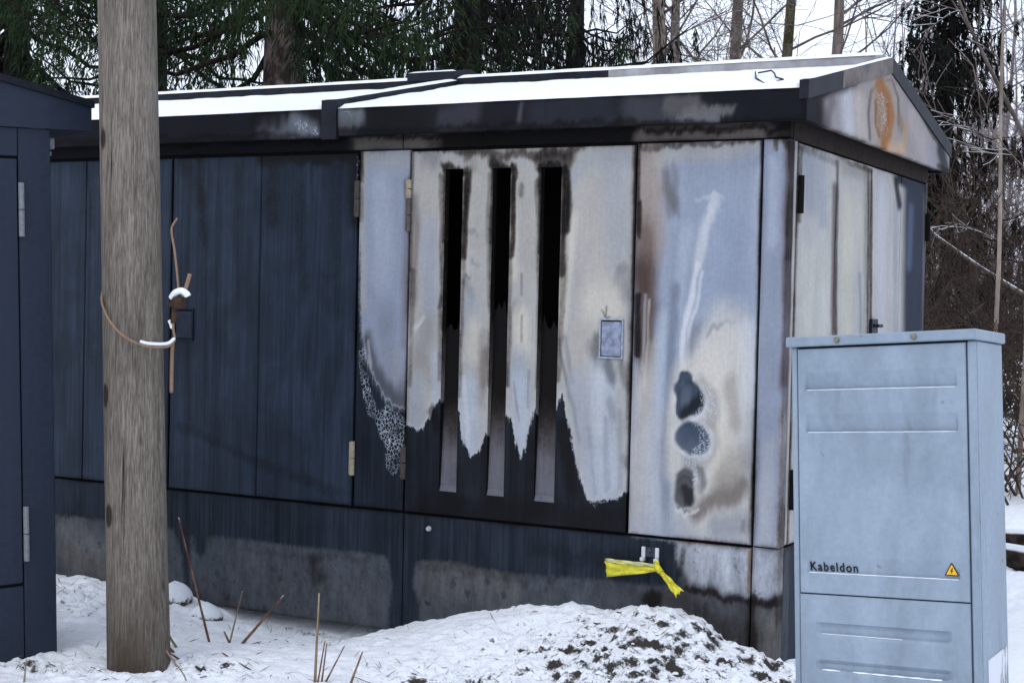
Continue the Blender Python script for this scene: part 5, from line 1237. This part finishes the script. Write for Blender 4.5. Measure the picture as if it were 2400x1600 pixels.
def bare_tree(name, label, loc, h, r, seed, mat, twig, zfirst=1.5, nbr=14, blen=3.0, group=None, lean=(0, 0), minr=.004, depth=3, wob=.05):
    R = random.Random(seed); t = thing(name, label, 'tree', loc, group=group, world_mesh=False)
    mb = MB(); n = 14; pts = [Vector((lean[0]*i/n*h+wob*math.sin(i*.9+seed), lean[1]*i/n*h+wob*math.cos(i*.7+seed), -.3+(h+.3)*i/n)) for i in range(n+1)]
    rad = [r*(1-.75*i/n) for i in range(n+1)]; mb.tube(pts, rad, 10); mb.build('trunk', mat, t, smooth=True)
    mb = MB()
    for k in range(nbr):
        z = zfirst + (h-zfirst)*((k+R.random())/nbr)**1.15*.95; i = min(n-1, int((z+.3)/(h+.3)*n)); p = pts[i].lerp(pts[i+1], (z+.3)/(h+.3)*n-i)
        a = R.uniform(0, 6.283); el = R.uniform(.05, .75)
        grow(mb, p, (math.cos(a)*math.cos(el), math.sin(a)*math.cos(el), math.sin(el)), blen*(1-.5*z/h)*R.uniform(.6, 1.2), rad[i]*R.uniform(.22, .36), depth, R, .6, .2, 5, 4, minr)
    mb.build('branches', twig, t, smooth=True, kind='stuff'); return t
M_pale = bark('pale_bark', lin(120, 108, 98), lin(166, 152, 140), (6, 6, 2))
grp = 'row of bare trunks behind the kiosk roof'
bare_tree('bare_tree', 'pale grey bare trunk, leftmost of the row behind the kiosk roof', (-7.57, 16.55, .1), 13, .155, 41, M_aspen, M_twig, 2.0, 16, 3.6, grp)
bare_tree('bare_tree', 'thin bare trunk directly beside the leftmost pale trunk', (-9.57, 22.29, .1), 14, .14, 42, M_aspen, M_twig, 2.5, 14, 3.4, grp)
bare_tree('bare_tree', 'bare brown trunk in the middle of the row behind the roof', (-7.50, 19.99, .1), 13, .155, 43, M_aspen, M_twig, 2.4, 16, 3.8, grp, (.002, 0))
bare_tree('bare_tree', 'mossy dark bare trunk, second from the right behind the roof', (-7.68, 23.29, .1), 14, .155, 44, M_aspen_g, M_twig, 2.4, 15, 3.6, grp)
bare_tree('bare_tree', 'straight pale bare trunk, rightmost of the row, nearest the gable', (-6.31, 21.76, .1), 13, .15, 45, M_aspen, M_twig, 2.2, 17, 3.9, grp)
bare_tree('bare_tree', 'bare tree with long snow-dusted branches at the right edge', (-.70, 9.95, .1), 11, .12, 46, M_aspen, M_twig_snow, 1.0, 11, 3.6, depth=2)
bare_tree('sapling', 'thin upright sapling trunk behind the cabinet, left of the right edge tree', (-.62, 7.35, .1), 5.5, .024, 47, M_pale, M_twig, 1.9, 8, 1.0, depth=2, wob=.012)
bare_tree('sapling', 'thin sapling trunk close to the right edge above the cabinet', (-.30, 6.85, .1), 5.5, .022, 48, M_pale, M_twig, 1.9, 8, 1.0, depth=2, wob=.012)
# ---- far wood: one mass of bare birches
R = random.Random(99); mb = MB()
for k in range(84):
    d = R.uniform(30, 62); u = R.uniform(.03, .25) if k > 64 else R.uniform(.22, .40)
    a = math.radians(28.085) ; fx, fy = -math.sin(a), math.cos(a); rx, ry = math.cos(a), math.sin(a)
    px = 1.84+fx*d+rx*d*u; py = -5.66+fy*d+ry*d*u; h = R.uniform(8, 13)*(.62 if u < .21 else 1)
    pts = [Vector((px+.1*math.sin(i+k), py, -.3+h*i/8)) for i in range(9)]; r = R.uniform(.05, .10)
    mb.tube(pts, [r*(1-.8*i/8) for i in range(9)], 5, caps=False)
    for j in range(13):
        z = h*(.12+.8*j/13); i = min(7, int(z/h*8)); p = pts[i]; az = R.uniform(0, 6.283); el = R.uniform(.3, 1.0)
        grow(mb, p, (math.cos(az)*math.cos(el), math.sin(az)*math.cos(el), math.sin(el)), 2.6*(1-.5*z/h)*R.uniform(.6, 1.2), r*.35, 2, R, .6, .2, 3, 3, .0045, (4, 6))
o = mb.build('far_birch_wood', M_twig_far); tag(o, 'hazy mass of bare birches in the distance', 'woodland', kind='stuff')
# ---- undergrowth
mb = MB(); R = random.Random(61)
for x0, y0, h, n in [(-1.5, 8.9, 2.2, 11), (-.75, 8.2, 1.9, 11), (-2.1, 11.5, 2.6, 12), (-1.0, 12.0, 2.6, 12), (-2.6, 14.0, 3.0, 12), (-1.6, 15.5, 3.0, 12), (-.25, 6.9, 1.1, 10), (.1, 6.3, .9, 8), (-.4, 9.6, 1.6, 12), (-.7, 10.8, 1.8, 12)]:
    for k in range(n):
        a = R.uniform(0, 6.283); el = R.uniform(.7, 1.45); b = Vector((x0+R.gauss(0, .35), y0+R.gauss(0, .35), .05))
        grow(mb, b, (math.cos(a)*math.cos(el), math.sin(a)*math.cos(el), math.sin(el)), h*R.uniform(.5, 1.0), R.uniform(.007, .015), 3, R, .55, .1, 4, 3, .0032, (3, 5), .2)
o = mb.build('undergrowth', M_shrub); tag(o, 'tangled brown bare undergrowth right of the gable', 'undergrowth', kind='stuff')
# ---- fallen logs right of the cabinet
def log(p, q, r, label, seed):
    t = thing('fallen_log', label, 'log', tuple((np.array(p)+np.array(q))/2), group='dark logs lying in the snow'); mb = MB()
    pts = [np.array(p)+(np.array(q)-np.array(p))*i/8+np.array([0, 0, .015*math.sin(i*1.7+seed)]) for i in range(9)]
    mb.tube(pts, [r*(1+.12*math.sin(i*2.1+seed)) for i in range(9)], 10); mb.build('trunk', bark('log_bark', lin(38,30,28), lin(70,60,56), (14,14,14), .7), t, smooth=True); return t
log((-.9, 3.75, .16), (1.6, 3.95, .17), .055, 'upper dark log in the snow right of the cabinet', 1)
log((-.7, 3.35, .13), (1.5, 3.22, .14), .075, 'lower thicker dark log in the snow right of the cabinet', 2)

# ---- plant stems sticking out of the snow
M_stem = bark('stem_red', lin(86, 58, 50), lin(132, 100, 84), (30, 30, 8), .35)
M_straw = bark('stem_straw', lin(110, 92, 74), lin(156, 138, 112), (30, 30, 8), .3)
def gz(x, y): return float(ground_height(np.array([x]), np.array([y]))[0])
def stem(x, y, top, r, label, mat=M_stem, bend=.0, name='plant_stem', extra=()):
    z = gz(x, y)-.03; t = thing(name, label, 'stem', (x, y, z), group='dry plant stems in the snow'); mb = MB()
    tx, ty, tz = top; mx, my = (x+tx)/2+bend, (y+ty)/2; 
    mb.tube(sp([(x, y, z), (mx, my, (z+tz)/2), (tx, ty, tz)], 5), [r*(1-.5*i/10) for i in range(11)], 6)
    for e in extra: mb.tube(sp(e, 4), r*.7, 5)
    mb.build('stalk', mat, t, smooth=True)
stem(-1.894, -0.853, (-1.940, -0.900, 0.123), 0.006, 'short dark twig lying in the litter right of the pole', M_stem, 0)
stem(-1.994, -0.963, (-2.083, -1.033, 0.127), 0.007, 'thick snowy twig lying at the pole foot', M_stem, 0)
stem(-1.740, -0.919, (-1.800, -0.973, 0.116), 0.005, 'dark broken twig on the snow below the red stem', M_stem, 0)
stem(-1.980, -1.079, (-2.053, -1.138, 0.200), 0.005, 'snow-dusted twig standing against the right of the pole foot', M_straw, 0)
stem(-1.839, -1.223, (-1.881, -1.266, 0.174), 0.003, 'thin curly root at the foot of the pole', M_straw, 0.02)
stem(-1.133, -0.818, (-1.303, -0.931, 0.121), 0.003, 'long thin arching stalk near the bottom centre', M_stem, 0)
stem(-2.198, -0.647, (-2.320, -0.720, 0.596), 0.0055, 'tall straight red-brown stem leaning left beside the utility pole', M_stem, 0)
stem(-2.483, -0.591, (-2.597, -0.663, 0.497), 0.0035, 'thin reddish stem crossing the front of the utility pole', M_stem, 0.01)
stem(-2.102, -0.601, (-1.926, -0.524, 0.287), 0.007, 'thick cut twig leaning right with a snowy tip', M_stem, 0)
stem(-2.166, -0.577, (-2.108, -0.563, 0.291), 0.004, 'thin snowy twig standing left of the thick cut twig', M_straw, 0)
stem(-2.155, -0.897, (-2.280, -0.982, 0.224), 0.007, 'broken twig leaning left against the pole foot', M_stem, 0)
stem(-2.173, -0.863, (-2.254, -0.925, 0.238), 0.006, 'snowy twig leaning left at the pole foot', M_straw, 0.0)
stem(-1.452, -0.968, (-1.437, -0.973, 0.420), 0.006, 'tall upright snowy stem near the bottom centre', M_straw, 0)
stem(-1.439, -0.975, (-1.405, -0.975, 0.250), 0.004, 'short dark stem right of the tall upright stem', M_stem, 0)
stem(-1.426, -0.966, (-1.400, -0.970, 0.241), 0.004, 'short straight stem behind the dark short stem', M_stem, 0)
stem(-1.422, -0.964, (-1.342, -0.939, 0.233), 0.004, 'stem leaning right in the bottom centre clump', M_stem, 0)
stem(-1.326, -0.938, (-1.270, -0.927, 0.219), 0.006, 'broad split stem at the right of the bottom centre clump', M_straw, 0)
stem(-2.136, -0.586, (-2.156, -0.618, 0.130), 0.006, 'short broken stub beside the thick cut twig', M_stem, 0)
stem(-2.147, -0.564, (-2.034, -0.527, 0.086), 0.004, 'bent dark twig lying on the snow right of the stub', M_stem, 0.0)
stem(-2.330, -1.548, (-2.308, -1.557, 0.175), 0.004, 'small grass stalk at the lower left', M_straw, 0)
stem(-2.854, -1.139, (-2.855, -1.161, 0.130), 0.008, 'short dark twig at the left edge below the switch box', M_stem, 0)

# ---- dry grass and litter
R = np.random.default_rng(5); n = 2600
x = R.uniform(-3.6, .4, n); y = R.uniform(-1.65, -.03, n); keep = R.random(n) < np.clip(dirt_amount(x, y)*1.5, .12, 1); x, y = x[keep], y[keep]; n = len(x)
z = ground_height(x, y); a = R.uniform(0, 6.283, n); el = R.uniform(-.05, .75, n)
D = np.c_[np.cos(a)*np.cos(el), np.sin(a)*np.cos(el), np.sin(el)]; L = R.uniform(.02, .075, n)
v, f = blades(np.c_[x, y, z-.002], D, unit(np.cross(D, R.normal(size=D.shape))), L, R.uniform(.0008, .0022, n))
me = bpy.data.meshes.new('dry_grass'); me.from_pydata(v.tolist(), [], f.tolist()); me.materials.append(flat('dry_grass_blades', lin(104, 88, 68), .9, .5, 9))
o = bpy.data.objects.new('dry_grass', me); col.objects.link(o); tag(o, 'scattered dry grass and leaf litter poking through the snow', 'grass', kind='stuff')
# snow lumps and clods
mb = MB(); R2 = random.Random(4)
def clod(mb, x, y, r, zs=.7):
    z = gz(x, y); vs = []; fs = []; nu, nv = 9, 6
    for j in range(nv+1):
        for i in range(nu):
            th = math.pi*j/nv; ph = 2*math.pi*i/nu; k = 1+.35*float(fbm(np.array([math.cos(ph)*2+x*50]), np.array([math.sin(ph)*2+th+y*50]), 5, 2)[0])*2
            vs.append((x+r*k*math.sin(th)*math.cos(ph), y+r*k*math.sin(th)*math.sin(ph), z+r*.05+r*zs*k*math.cos(th)))
    for j in range(nv):
        for i in range(nu): fs.append((j*nu+i, (j+1)*nu+i, (j+1)*nu+(i+1) % nu, j*nu+(i+1) % nu))
    mb.add(vs, fs)
for k in range(500):
    x = R2.uniform(-3.4, .25); y = R2.uniform(-1.5, -.03)
    if R2.random() < float(dirt_amount(np.array([x]), np.array([y]))[0])-.25: clod(mb, x, y, R2.uniform(.005, .015))
mcl = NM('clod', .9, .1); zc = mcl.normal_z(); nn = mcl.noise((40,40,40), 4)
mcl.color(mcl.mix(mcl.ramp(mcl.math('ADD', zc, mcl.math('MULTIPLY', mcl.math('SUBTRACT', nn, .5), .8)), .0, .5), mcl.mix(nn, (.02,.016,.014), (.06,.05,.044)), (.80,.83,.88)))
o = mb.build('soil_clods', mcl.m, smooth=True); tag(o, 'small snow-dusted soil clods scattered over the ground', 'soil', kind='stuff')
msl = NM('snow_on_clod', .8, .1); zc = msl.normal_z(); nn = msl.noise((30,30,30), 6, .7)
msl.color(msl.mix(msl.ramp(msl.math('ADD', zc, msl.math('MULTIPLY', msl.math('SUBTRACT', nn, .5), 1.6)), -.15, .2), msl.mix(nn, (.03,.025,.02), (.09,.075,.06)), (.82,.85,.90))); msl.bump(nn, .6, .02)
def snow_lump(x, y, r, label, zs=.75):
    mb = MB(); clod(mb, x, y, r, zs); o = mb.build('snow_lump', msl.m, smooth=True, off=(x, y, 0)); o.location = (x, y, 0)
    s = o.modifiers.new('round', 'SUBSURF'); s.levels = s.render_levels = 2; tag(o, label, 'snow')
snow_lump(-2.86, -.10, .10, 'rounded snow-covered stone beside the pole at the foot of the kiosk')
snow_lump(-2.62, -.16, .085, 'smaller snow-covered clod at the foot of the kiosk near the red stem')
